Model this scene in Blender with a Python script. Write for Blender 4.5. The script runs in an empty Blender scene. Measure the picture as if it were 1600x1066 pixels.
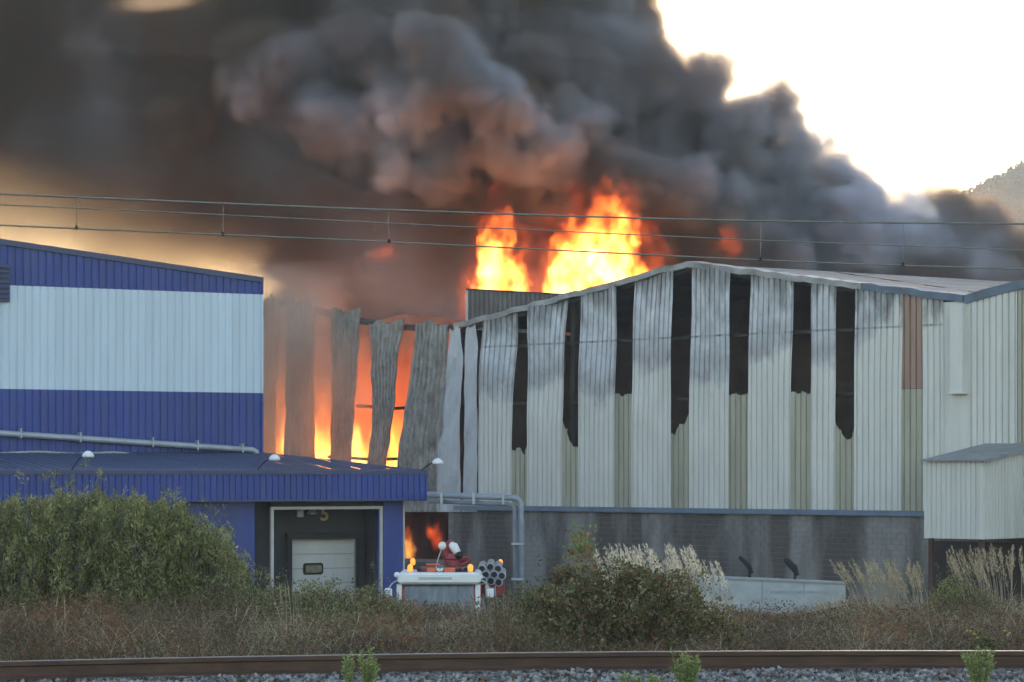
import bpy, math, random, time
import numpy as np
from mathutils import Vector
R = math.radians
sc = bpy.context.scene
COL = sc.collection
rnd = random.Random(11)
rng = np.random.default_rng(7)

# ------------------------------------------------------------------ camera, world, sun, exposure
F, HY, CZ = 3800.0, 740.0, 1.6          # focal length in photo pixels, horizon row, eye height
cam = bpy.data.cameras.new('camera'); cam_o = bpy.data.objects.new('camera', cam); COL.objects.link(cam_o)
sc.camera = cam_o
cam_o.location = (0, 0, CZ); cam_o.rotation_euler = (R(90), 0, 0)
cam.sensor_width = 36; cam.lens = 36 * F / 1600; cam.shift_y = (HY - 533) / 1600
cam.clip_start = .5; cam.clip_end = 9000
SUN_EL, SUN_AZ = R(15), R(-2)
world = bpy.data.worlds.new('World'); sc.world = world; world.use_nodes = True
wt = world.node_tree
sky = wt.nodes.new('ShaderNodeTexSky'); sky.sky_type = 'NISHITA'; sky.sun_disc = False
sky.sun_elevation = SUN_EL; sky.sun_rotation = SUN_AZ; sky.dust_density = .8; sky.air_density = 1.1; sky.ozone_density = .3
wt.links.new(sky.outputs[0], wt.nodes['Background'].inputs[0]); wt.nodes['Background'].inputs[1].default_value = .12
sun = bpy.data.lights.new('sun', 'SUN'); sun_o = bpy.data.objects.new('sun', sun); COL.objects.link(sun_o)
sun.energy = 3.0; sun.angle = R(.5); sun.color = (1, .84, .62)
sun_o.location = (0, 60, 60)
sun_o.rotation_euler = Vector((math.sin(SUN_AZ) * math.cos(SUN_EL), math.cos(SUN_AZ) * math.cos(SUN_EL), math.sin(SUN_EL))).to_track_quat('Z', 'Y').to_euler()
vs = sc.view_settings; vs.view_transform = 'Standard'; vs.look = 'None'; vs.exposure = 1.65; vs.gamma = 1; vs.use_curve_mapping = False
cy = sc.cycles
cy.use_denoising = True; cy.use_adaptive_sampling = True; cy.adaptive_threshold = .05
cy.max_bounces = 6; cy.diffuse_bounces = 3; cy.glossy_bounces = 2; cy.transparent_max_bounces = 8
cy.volume_bounces = 2; cy.volume_step_rate = 2.6; cy.volume_max_steps = 256
cy.sample_clamp_indirect = 6

YARD = -4.4                              # level of the factory yard, below the railway bank

def img(px, py, Y):
    return ((px - 800) / F * Y, Y, CZ - (py - HY) / F * Y)

# ------------------------------------------------------------------ materials
def new_mat(name):
    m = bpy.data.materials.new(name); m.use_nodes = True
    return m, m.node_tree, m.node_tree.nodes['Principled BSDF']

class NT:
    """short hand for building node chains"""
    def __init__(s, nt): s.nt = nt
    def n(s, t, **k):
        x = s.nt.nodes.new(t)
        for a, b in k.items(): setattr(x, a, b)
        return x
    def l(s, a, b): s.nt.links.new(a, b)
    def coord(s, kind='Object', scale=(1, 1, 1)):
        if kind == 'World':
            o = s.n('ShaderNodeNewGeometry').outputs['Position']
        else:
            o = s.n('ShaderNodeTexCoord').outputs[kind]
        m = s.n('ShaderNodeMapping'); m.inputs['Scale'].default_value = scale; s.l(o, m.inputs[0])
        return m.outputs[0]
    def noise(s, vec, scale=1, detail=4, rough=.6):
        x = s.n('ShaderNodeTexNoise'); x.inputs['Scale'].default_value = scale; x.inputs['Detail'].default_value = detail
        x.inputs['Roughness'].default_value = rough; s.l(vec, x.inputs['Vector']); return x.outputs['Fac']
    def ramp(s, fac, stops):
        x = s.n('ShaderNodeValToRGB'); e = x.color_ramp.elements
        while len(e) < len(stops): e.new(.5)
        for el, (p, c) in zip(e, stops):
            el.position = p; el.color = (*c, 1) if len(c) == 3 else c
        s.l(fac, x.inputs[0]); return x.outputs[0]
    def math(s, op, a, b=None, clamp=False):
        x = s.n('ShaderNodeMath', operation=op, use_clamp=clamp)
        for i, q in enumerate((a, b)):
            if q is None: continue
            if isinstance(q, (int, float)): x.inputs[i].default_value = q
            else: s.l(q, x.inputs[i])
        return x.outputs[0]
    def mix(s, fac, a, b, blend='MIX'):
        x = s.n('ShaderNodeMix', data_type='RGBA', blend_type=blend)
        for i, q in ((0, fac), (6, a), (7, b)):
            if isinstance(q, (int, float)): x.inputs[i].default_value = q
            elif isinstance(q, tuple): x.inputs[i].default_value = (*q, 1)
            else: s.l(q, x.inputs[i])
        return x.outputs[2]
    def attr(s, name, out='Fac'):
        x = s.n('ShaderNodeAttribute', attribute_name=name); return x.outputs[out]
    def bump(s, h, bs, strength=.3, dist=.02):
        b = s.n('ShaderNodeBump'); b.inputs['Strength'].default_value = strength; b.inputs['Distance'].default_value = dist
        s.l(h, b.inputs['Height']); s.l(b.outputs[0], bs.inputs['Normal'])

def plain(name, col, rough=.6, metal=0, var=.25, scale=(3, 3, 3), dirt=None, dirt_amt=.4, coord='Object', emit=None, rand=0):
    m, nt, b = new_mat(name); T = NT(nt)
    v = T.coord(coord, scale)
    f = T.noise(v, 1, 5, .65)
    lo = tuple(max(0, c * (1 - var)) for c in col); hi = tuple(min(1, c * (1 + var * .6)) for c in col)
    c = T.ramp(f, [(.3, lo), (.7, hi)])
    if dirt:
        g = T.noise(v, .37, 6, .7)
        k = T.ramp(g, [(.5, (0, 0, 0)), (.75, (dirt_amt,) * 3)])
        c = T.mix(k, c, dirt)
    if rand:
        q = T.math('ADD', T.math('MULTIPLY', T.n('ShaderNodeObjectInfo').outputs['Random'], rand), 1 - rand / 2)
        cb = T.n('ShaderNodeCombineColor'); [T.l(q, cb.inputs[i]) for i in range(3)]
        c = T.mix(1.0, c, cb.outputs[0], 'MULTIPLY')
    T.l(c, b.inputs['Base Color']); b.inputs['Roughness'].default_value = rough; b.inputs['Metallic'].default_value = metal
    if emit:
        b.inputs['Emission Color'].default_value = (*emit[0], 1); b.inputs['Emission Strength'].default_value = emit[1]
        m.cycles.emission_sampling = 'NONE'
    return m

M = {}
M['blue'] = plain('blue_coated_steel', (.016, .045, .25), .45, var=.18, scale=(2.2, 2.2, .35), dirt=(.055, .065, .13), dirt_amt=.7, rand=.2)
M['white_sheet'] = plain('white_coated_steel', (.53, .64, .755), .45, var=.07, scale=(3, 3, .3), dirt=(.40, .47, .54), dirt_amt=.4, rand=.07)
M['cream'] = plain('cream_coated_steel', (.65, .65, .62), .5, var=.08, scale=(2, 2, .25), dirt=(.36, .35, .30), dirt_amt=.5, rand=.1)
M['translucent'] = plain('yellowed_fibreglass', (.40, .39, .31), .45, var=.18, scale=(3, 3, .4), dirt=(.22, .2, .15), dirt_amt=.6, rand=.2)
M['scorched_strip'] = plain('scorched_fibreglass', (.36, .23, .18), .5, var=.22, scale=(5, 5, .6), dirt=(.2, .12, .09), dirt_amt=.5)
M['char'] = plain('soot_blackened_steel', (.06, .052, .048), .9, var=.5, scale=(1.5, 1.5, .6))
M['soot_wall'] = plain('soot_covered_wall', (.16, .112, .092), .95, var=.5, scale=(.5, .5, .5))
M['flash'] = plain('weathered_flashing', (.36, .37, .38), .5, .3, var=.45, scale=(1.2, 1.2, 2), dirt=(.09, .08, .07), dirt_amt=.8)
M['lean_to_shade'] = plain('painted_lean_to_shade', (.035, .024, .02), .8, var=.4)  # near-black colour standing in for shade below the lean-to
M['roof_grey'] = plain('weathered_roof_sheet', (.15, .15, .155), .6, .2, var=.45, scale=(1, .3, 1), dirt=(.06, .055, .05), dirt_amt=.7)
M['blue_flash'] = plain('blue_grey_flashing', (.12, .17, .24), .5, var=.25, scale=(1.5, 1.5, 1.5), dirt=(.08, .08, .09), dirt_amt=.7)
M['blue_trim'] = plain('dark_blue_trim', (.035, .05, .13), .4, var=.2)
M['galv'] = plain('galvanised_steel', (.34, .37, .42), .42, .35, var=.2, scale=(2, 2, 2))
M['pipe'] = plain('grey_painted_pipe', (.25, .29, .36), .45, .1, var=.2, scale=(3, 3, 3))
M['trim'] = plain('pale_grey_trim', (.45, .45, .46), .5, var=.15)
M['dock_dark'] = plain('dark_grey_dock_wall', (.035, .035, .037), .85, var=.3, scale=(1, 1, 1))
M['door'] = plain('white_sectional_door', (.50, .50, .49), .5, var=.1, scale=(1.5, 1.5, .6), dirt=(.3, .29, .27), dirt_amt=.5)
M['black'] = plain('black_rubber', (.015, .015, .016), .8, var=.3)
M['yellow_paint'] = plain('faded_yellow_paint', (.42, .34, .14), .7, var=.2)
M['white_paint'] = plain('white_paint', (.78, .80, .80), .35, var=.05)
M['red'] = plain('red_vehicle_paint', (.35, .025, .02), .35, var=.15)
M['orange'] = plain('orange_plastic', (.75, .15, .06), .5, var=.15)
M['chrome'] = plain('bare_metal', (.5, .5, .5), .25, .9, var=.1)
M['lamp_white'] = plain('white_enamel', (.80, .82, .85), .3, var=.04)
M['beacon'] = plain('lit_amber_lens', (.9, .35, .05), .3, emit=((1, .24, .03), .55))
M['mortar'] = plain('mortar', (.20, .19, .185), .9, var=.25, scale=(2, 2, 2))
M['rust'] = plain('rusty_rail_steel', (.085, .046, .030), .75, .1, var=.4, scale=(2, 12, 12), dirt=(.14, .09, .06), dirt_amt=.5)
M['rail_head'] = plain('polished_rail_steel', (.42, .40, .38), .28, .9, var=.15)
M['wire'] = plain('weathered_copper_wire', (.16, .17, .15), .5, .4, var=.2)
M['barrier'] = plain('whitewashed_concrete', (.40, .43, .45), .8, var=.2, scale=(1.5, 1.5, 2.5), dirt=(.25, .26, .26), dirt_amt=.7)
M['asphalt'] = plain('asphalt', (.05, .05, .05), .9, var=.3, scale=(1, 1, 1))
M['earth'] = plain('earth', (.075, .058, .042), .95, var=.4, scale=(1.3, 1.3, 1.3), dirt=(.12, .10, .07), dirt_amt=.6)
M['tan'] = plain('bamboo_pole', (.3, .27, .2), .7)
M['hill_ground'] = plain('hill_scrub', (.035, .05, .025), .95, var=.4, scale=(.02, .02, .02))

def glass_mat():
    m, nt, b = new_mat('windscreen_glass')
    T = NT(nt); v = T.coord('Object', (5, 1, .8)); T.l(T.ramp(T.noise(v, 1, 4, .6), [(.3, (.02, .025, .03)), (.7, (.16, .18, .19))]), b.inputs['Base Color']); b.inputs['Roughness'].default_value = .12  # streaky grey reflections are painted into the glass colour
    b.inputs['Specular IOR Level'].default_value = .9
    return m
M['glass'] = glass_mat()

def dock_window():
    return plain('wired_glass', (.20, .20, .12), .25, var=.45, scale=(6, 6, 6))
M['dock_window'] = dock_window()

def burnt_panel():
    """cream cladding whose paint has burnt off towards the top: attributes burn (m above the burn line) and top (m below the eave)"""
    m, nt, b = new_mat('heat_damaged_cladding'); T = NT(nt)
    v = T.coord('Object', (1.3, 1.3, .35)); v2 = T.coord('Object', (1, 1, .8)); v3 = T.coord('Object', (2.8, 2.8, .6)); v4 = T.coord('Object', (2.6, 2.6, 1.3))
    n1 = T.noise(v, 1.2, 5, .6); n2 = T.noise(v2, .8, 6, .65); n3 = T.noise(v3, 1, 4, .6); n4 = T.noise(v4, 1, 5, .7)
    burn = T.attr('burn'); top = T.attr('top')
    cream = T.ramp(n1, [(.3, (.60, .60, .565)), (.7, (.71, .71, .68))])
    streak = T.ramp(n3, [(.62, (0, 0, 0)), (.85, (.3,) * 3)])
    cream = T.mix(streak, cream, (.36, .33, .26))
    silver = T.ramp(n4, [(.28, (.27, .24, .235)), (.40, (.42, .44, .47)), (.56, (.54, .57, .62)), (.75, (.68, .69, .70))])
    k = T.math('ADD', T.math('MULTIPLY', burn, 1.9), T.math('MULTIPLY', T.math('SUBTRACT', n2, .5), 4.2))
    k = T.math('MULTIPLY', k, 1.0, True)
    c = T.mix(T.math('MULTIPLY', k, .92), cream, silver)
    # brown scorch where the paint stops
    a = T.math('ABSOLUTE', T.math('ADD', T.math('SUBTRACT', burn, .7), T.math('MULTIPLY', T.math('SUBTRACT', n2, .5), 3.4)))
    band = T.math('SUBTRACT', 1, T.math('MULTIPLY', a, 1.5), True)
    band = T.math('MULTIPLY', band, T.math('MULTIPLY', T.math('SUBTRACT', n4, .36, True), 3.2, True), True)
    c = T.mix(T.math('MULTIPLY', band, .8), c, (.22, .175, .155))
    # soot licks under the eave
    s = T.math('SUBTRACT', T.math('MULTIPLY', T.math('SUBTRACT', n3, .25, True), 4.6), T.math('MULTIPLY', top, 1.15), True)
    s2 = T.math('SUBTRACT', 1.1, T.math('MULTIPLY', top, 2.2), True)
    s = T.math('MAXIMUM', T.math('MULTIPLY', s, .62), T.math('MULTIPLY', s2, n4))
    c = T.mix(s, c, (.055, .046, .042))
    z = T.n('ShaderNodeSeparateXYZ'); T.l(T.n('ShaderNodeTexCoord').outputs['Object'], z.inputs[0])
    ln = T.math('LESS_THAN', T.math('ABSOLUTE', T.math('SUBTRACT', z.outputs[2], 6.78 - YARD)), .04)
    ln = T.math('MULTIPLY', ln, T.math('MULTIPLY', T.math('SUBTRACT', n4, .36, True), 3.0, True))
    c = T.mix(ln, c, (.12, .11, .11))
    T.l(c, b.inputs['Base Color']); b.inputs['Roughness'].default_value = .5
    T.l(T.math('MULTIPLY', k, .2), b.inputs['Metallic'])
    T.bump(n4, b, .25, .02)
    return m
M['burnt_panel'] = burnt_panel()

def hanging_mat():
    m, nt, b = new_mat('charred_buckled_cladding'); T = NT(nt)
    v = T.coord('Object', (3, 3, 1.6)); v2 = T.coord('Object', (.7, .7, .4)); v3 = T.coord('Object', (9, 9, .5))
    n1 = T.noise(v, 1.4, 6, .75); n2 = T.noise(v2, 1, 5, .6); n3 = T.noise(v3, 1, 4, .6)
    c = T.ramp(n1, [(.32, (.13, .118, .108)), (.5, (.28, .268, .255)), (.7, (.43, .42, .405))])
    c = T.mix(T.ramp(n3, [(.5, (0, 0, 0)), (.7, (.55,) * 3)]), c, (.13, .105, .09))
    c = T.mix(T.ramp(n2, [(.55, (0, 0, 0)), (.68, (.5,) * 3)]), c, (.20, .12, .075))
    T.l(c, b.inputs['Base Color']); b.inputs['Roughness'].default_value = .6; b.inputs['Metallic'].default_value = .15
    T.bump(n1, b, .4, .03)
    return m
M['hanging'] = hanging_mat()

def bent_mat():
    m, nt, b = new_mat('bare_bent_cladding'); T = NT(nt)
    v = T.coord('Object', (1, 1, .5)); n2 = T.noise(v, 1.1, 6, .65)
    c = T.ramp(n2, [(.27, (.10, .085, .075)), (.40, (.42, .44, .48)), (.7, (.54, .57, .62))])
    T.l(c, b.inputs['Base Color']); b.inputs['Roughness'].default_value = .5; b.inputs['Metallic'].default_value = .2
    return m
M['bent'] = bent_mat()

def block_mat():
    m, nt, b = new_mat('sooty_concrete_block'); T = NT(nt)
    vw = T.coord('World', (1, 1, 1)); vs_ = T.coord('World', (.55, .55, .13))
    n1 = T.noise(vw, 5, 5, .7); n2 = T.noise(vs_, 1, 4, .55)
    oi = T.n('ShaderNodeObjectInfo').outputs['Random']
    c = T.ramp(n1, [(.3, (.235, .23, .225)), (.7, (.31, .30, .295))])
    c = T.mix(T.math('MULTIPLY', oi, .25), c, (.18, .17, .165))
    k = T.ramp(n2, [(.40, (0, 0, 0)), (.55, (.9,) * 3)])
    c = T.mix(k, c, (.075, .064, .06))
    T.l(c, b.inputs['Base Color']); b.inputs['Roughness'].default_value = .95
    T.bump(n1, b, .4, .01)
    return m
M['block'] = block_mat()

def stone_mat():
    m, nt, b = new_mat('ballast_stone'); T = NT(nt)
    c = T.attr('col', 'Color'); v = T.coord('Object', (30, 30, 30)); n = T.noise(v, 1, 3, .6)
    c = T.mix(.6, c, T.ramp(n, [(.3, (.3, .3, .3)), (.7, (1, 1, 1))]), 'MULTIPLY')
    T.l(c, b.inputs['Base Color']); b.inputs['Roughness'].default_value = .9
    return m
M['stone'] = stone_mat()

def leaf_mat(name, trans=.3):
    m, nt, b = new_mat(name); T = NT(nt)
    c = T.attr('col', 'Color')
    T.l(c, b.inputs['Base Color']); b.inputs['Roughness'].default_value = .7
    b.inputs['Specular IOR Level'].default_value = .25
    tr = T.n('ShaderNodeBsdfTranslucent'); T.l(c, tr.inputs['Color'])
    mx = T.n('ShaderNodeMixShader'); mx.inputs[0].default_value = trans
    T.l(b.outputs[0], mx.inputs[1]); T.l(tr.outputs[0], mx.inputs[2]); T.l(mx.outputs[0], nt.nodes['Material Output'].inputs['Surface'])
    return m
M['leaf'] = leaf_mat('leaf'); M['grass'] = leaf_mat('dry_grass_blade', .2)

# ------------------------------------------------------------------ object helpers
def tag(o, label=None, cat=None, group=None, kind=None):
    for k, v in (('label', label), ('category', cat), ('group', group), ('kind', kind)):
        if v: o[k] = v
    return o
def empty(name, loc, rz=0):
    o = bpy.data.objects.new(name, None); COL.objects.link(o); o.location = loc; o.rotation_euler = (0, 0, rz); o.empty_display_size = .3
    return o
def link(name, me, mat=None, par=None, loc=None):
    o = bpy.data.objects.new(name, me); COL.objects.link(o)
    if mat is not None and not me.materials: me.materials.append(mat)
    if par is not None: o.parent = par
    if loc is not None: o.location = loc
    return o

class MB:
    """collects shapes for ONE mesh. z0 is subtracted from every z so that shapes can be given in world heights."""
    def __init__(s, z0=0): s.v = []; s.f = []; s.z0 = z0
    def add(s, vs, fs):
        n = len(s.v); s.v += [(x, y, z - s.z0) for x, y, z in vs]; s.f += [tuple(i + n for i in f) for f in fs]; return s
    def box(s, x0, x1, y0, y1, z0, z1):
        return s.add([(x0, y0, z0), (x1, y0, z0), (x1, y1, z0), (x0, y1, z0), (x0, y0, z1), (x1, y0, z1), (x1, y1, z1), (x0, y1, z1)],
                     [(0, 3, 2, 1), (4, 5, 6, 7), (0, 1, 5, 4), (1, 2, 6, 5), (2, 3, 7, 6), (3, 0, 4, 7)])
    def bevbox(s, x0, x1, y0, y1, z0, z1, b=.03):
        """box with chamfered edges in the x-z outline and front/back"""
        def ring(y, k): return [(x0 + k, y, z0 + b + k * 0), (x0 + b + k * 0, y, z0 + k), (x1 - b, y, z0 + k), (x1 - k, y, z0 + b), (x1 - k, y, z1 - b), (x1 - b, y, z1 - k), (x0 + b, y, z1 - k), (x0 + k, y, z1 - b)]
        vs = ring(y0, b * .8) + ring(y0 + b, 0) + ring(y1 - b, 0) + ring(y1, b * .8)
        fs = [tuple(range(7, -1, -1))[::-1]] + [tuple(24 + i for i in range(8))[::-1]]
        for k in range(3):
            for i in range(8):
                j = (i + 1) % 8; fs.append((k * 8 + i, k * 8 + 8 + i, k * 8 + 8 + j, k * 8 + j))
        return s.add(vs, fs)
    def prism(s, poly, y0, y1):
        """poly in (x,z), extruded along y"""
        n = len(poly); vs = [(x, y0, z) for x, z in poly] + [(x, y1, z) for x, z in poly]
        fs = [tuple(range(n)), tuple(range(2 * n - 1, n - 1, -1))] + [(i, i + n, (i + 1) % n + n, (i + 1) % n) for i in range(n)]
        return s.add(vs, fs)
    def prismx(s, poly, x0, x1):
        """poly in (y,z), extruded along x"""
        n = len(poly); vs = [(x0, y, z) for y, z in poly] + [(x1, y, z) for y, z in poly]
        fs = [tuple(range(n - 1, -1, -1)), tuple(range(n, 2 * n))] + [(i, (i + 1) % n, (i + 1) % n + n, i + n) for i in range(n)]
        return s.add(vs, fs)
    def bar(s, p, q, w, h=None):
        return s.tube([p, q], w, 4)
    def tube(s, pts, r, n=8, caps=True):
        pts = [Vector(p) for p in pts]; rs = r if isinstance(r, (list, tuple)) else [r] * len(pts)
        vs = []; up = None
        for i, p in enumerate(pts):
            t = (pts[min(i + 1, len(pts) - 1)] - pts[max(i - 1, 0)]).normalized()
            if up is None:
                up = Vector((0, 0, 1)) if abs(t.z) < .9 else Vector((1, 0, 0))
            a = t.cross(up).normalized(); up = a.cross(t).normalized()
            for k in range(n):
                an = 2 * math.pi * (k + .5) / n
                vs.append(tuple(p + (a * math.cos(an) + up * math.sin(an)) * rs[i]))
        fs = []
        for i in range(len(pts) - 1):
            for k in range(n):
                j = (k + 1) % n; fs.append((i * n + k, i * n + j, i * n + n + j, i * n + n + k))
        if caps:
            fs.append(tuple(range(n))[::-1]); fs.append(tuple((len(pts) - 1) * n + k for k in range(n)))
        return s.add(vs, fs)
    def lathe(s, c, prof, n=14, axis='z'):
        """prof: (radius, height) pairs"""
        vs = []
        for r, h in prof:
            for k in range(n):
                a = 2 * math.pi * k / n; x, y = r * math.cos(a), r * math.sin(a)
                d = {'z': (x, y, h), 'x': (h, x, y), 'y': (x, h, y)}[axis]
                vs.append((c[0] + d[0], c[1] + d[1], c[2] + d[2]))
        fs = []
        for i in range(len(prof) - 1):
            for k in range(n):
                j = (k + 1) % n; fs.append((i * n + k, i * n + j, i * n + n + j, i * n + n + k))
        fs.append(tuple(range(n))[::-1]); fs.append(tuple((len(prof) - 1) * n + k for k in range(n)))
        return s.add(vs, fs)
    def mesh(s, name, smooth=False):
        me = bpy.data.meshes.new(name); me.from_pydata(s.v, [], s.f); me.update()
        if smooth: me.shade_smooth()
        return me
    def build(s, name, mat, par=None, smooth=False):
        return link(name, s.mesh(name, smooth), mat, par)

def smoothpath(pts, k=6):
    pts = [Vector(p) for p in pts]; P = [pts[0] * 2 - pts[1]] + pts + [pts[-1] * 2 - pts[-2]]; out = []
    for i in range(1, len(P) - 2):
        for j in range(k):
            t = j / k; a, b, c, d = P[i - 1:i + 3]
            out.append(.5 * ((2 * b) + (c - a) * t + (2 * a - 5 * b + 4 * c - d) * t * t + (3 * b - a - 3 * c + d) * t ** 3))
    return out + [pts[-1]]

PROF = [(0, -1), (.70, -1), (.78, 0), (.92, 0)]
def prof_cols(s0, s1, pitch):
    c = []
    k = math.floor(s0 / pitch) - 1
    while k * pitch < s1 + pitch:
        c += [((k + a) * pitch, b) for a, b in PROF]; k += 1
    xs = np.array([q[0] for q in c]); ys = np.array([q[1] for q in c])
    mid = [x for x in xs if s0 + 1e-4 < x < s1 - 1e-4]
    S = np.array([s0] + mid + [s1])
    return S, np.interp(S, xs, ys)
def sheet_mesh(name, s0, s1, zb, zt, y=0, pitch=.2, depth=.04, rows=1, warp=None, burn=None, top=None, z0=YARD):
    """a profiled metal sheet standing in the local x-z plane, ribs towards -y; z given in world heights"""
    S, Pf = prof_cols(s0, s1, pitch); n = len(S)
    zb = zb if callable(zb) else (lambda s, q=zb: q); zt = zt if callable(zt) else (lambda s, q=zt: q)
    vs = []; at = []; ab = []
    for r in range(rows + 1):
        t = r / rows
        for i in range(n):
            s = S[i]; b, tt = zb(s), zt(s); z = b + (tt - b) * t
            p = [s, y + Pf[i] * depth, z]
            if warp:
                w = warp(s, t, z); p = [p[0] + w[0], p[1] + w[1], p[2] + w[2]]
            vs.append((p[0], p[1], p[2] - z0)); at.append((top(s) if top else tt) - z); ab.append(z - burn(s) if burn else -9)
    fs = [(r * n + i, r * n + i + 1, (r + 1) * n + i + 1, (r + 1) * n + i) for r in range(rows) for i in range(n - 1)]
    me = bpy.data.meshes.new(name); me.from_pydata(vs, [], fs)
    for k, d in (('top', at), ('burn', ab)):
        a = me.attributes.new(k, 'FLOAT', 'POINT'); a.data.foreach_set('value', np.array(d, dtype=np.float32))
    me.update(); return me

def shared(name, mesh, mat, par, spots):
    return [link(name, mesh, mat, par, s) for s in spots]

# ------------------------------------------------------------------ the setting: ground, yard, hill
def ground():
    prof = [(-60, -.55), (15, -.55), (20.5, -.5), (26.8, -.52), (30, -.45), (35, -.5), (40, -1.6), (47, YARD), (140, YARD), (400, -6), (1500, -6)]
    xs = [-1400, -300, -60, -20] + [x * 1.5 for x in range(-12, 13)] + [20, 60, 300, 1400]
    xs = sorted(set(xs)); vs = []
    for Y, z in prof:
        for x in xs:
            vs.append((x, Y, z + (rnd.uniform(-.08, .08) if 28 < Y < 45 else 0)))
    n = len(xs)
    fs = [(j * n + i, j * n + i + 1, (j + 1) * n + i + 1, (j + 1) * n + i) for j in range(len(prof) - 1) for i in range(n - 1)]
    me = bpy.data.meshes.new('ground'); me.from_pydata(vs, [], fs); me.shade_smooth()
    tag(link('ground', me, M['earth']), 'railway bank sloping down to the factory yard', kind='structure')
    mb = MB(); mb.add([(-70, 48, YARD + .004), (70, 48, YARD + .004), (70, 138, YARD + .004), (-70, 138, YARD + .004)], [(0, 1, 2, 3)])
    tag(mb.build('yard', M['asphalt']), 'asphalt factory yard below the bank', kind='structure')
ground()

def hill_h(x, y):
    # a ridge that rises to the right, about 900 m away
    k = 1 / (1 + math.exp(-(x - 120) / 38.0))
    crest = 26 + 100 * k + 10 * math.sin(x * .008 + 1) * k + 4 * math.sin(x * .035)
    d = (y - 900) / 210
    return -6 + crest * math.exp(-d * d)
def hill():
    xs = np.linspace(-350, 1100, 90); ys = np.linspace(430, 1400, 40); vs = []; n = len(xs)
    for y in ys:
        for x in xs: vs.append((x, y, hill_h(x, y) - (.4 if y < 450 or y > 1380 else 0)))
    fs = [(j * n + i, j * n + i + 1, (j + 1) * n + i + 1, (j + 1) * n + i) for j in range(len(ys) - 1) for i in range(n - 1)]
    me = bpy.data.meshes.new('hill'); me.from_pydata(vs, [], fs); me.shade_smooth()
    tag(link('hill', me, M['hill_ground']), 'wooded hill far behind the smoke', kind='structure')
    # woodland: leaf clumps spread through every crown
    N = 6500; V = []; Fc = []; C = []
    for k in range(N):
        x = rnd.uniform(90, 330); y = rnd.uniform(760, 915); h = rnd.uniform(2.6, 4.6) * (1.3 if rnd.random() < .1 else 1); r = h * rnd.uniform(.4, .7)
        z = hill_h(x, y); cc = rnd.uniform(.6, 1.3)
        for q in range(10):
            a = rnd.uniform(0, 6.28); t = rnd.random(); rr = r * math.sqrt(rnd.random()) * (1 - .55 * t); s = rnd.uniform(.5, 1.0)
            px, py, pz = x + rr * math.cos(a), y + rr * math.sin(a), z + h * (.2 + .8 * t)
            n0 = len(V)
            for _ in range(4): V.append((px + rnd.uniform(-s, s), py + rnd.uniform(-s, s), pz + rnd.uniform(-s, s)))
            Fc += [(n0, n0 + 1, n0 + 2), (n0, n0 + 2, n0 + 3), (n0, n0 + 1, n0 + 3), (n0 + 1, n0 + 2, n0 + 3)]
            C += [(.045 * cc, .062 * cc, .03 * cc, 1)] * 4
    me = bpy.data.meshes.new('woodland'); me.from_pydata(V, [], Fc)
    a = me.attributes.new('col', 'FLOAT_COLOR', 'POINT'); a.data.foreach_set('color', np.array(C, dtype=np.float32).ravel())
    tag(link('woodland', me, M['leaf']), 'hazy woodland along the crest of the far hill', 'woodland', kind='stuff')
hill()

# ------------------------------------------------------------------ burnt warehouse
WA = Vector((-1.45, 100.0)); WE = Vector((17.05, -16.0)).normalized()
WANG = math.atan2(WE.y, WE.x)
def wY(px): return 98.64 / (1 + .938 * (px - 800) / F)
def ws(px):                               # photo column -> metres along the facade
    return ((px - 800) / F * wY(px) + 1.45) / WE.x
def wz(px, py): return CZ - (py - HY) / F * wY(px)
S_VAL, S_PEAK, S_R = -1.2, 11.1, 23.4
def eave(s):                              # roof line of the three gables
    pts = [(-26, 7.7), (-13.6, 9.45), (-1.2, 7.75), (11.1, 9.6), (23.4, 7.7), (35.5, 9.6), (47, 7.7)]
    return float(np.interp(s, [p[0] for p in pts], [p[1] for p in pts]))
LEDGE = .27

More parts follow.
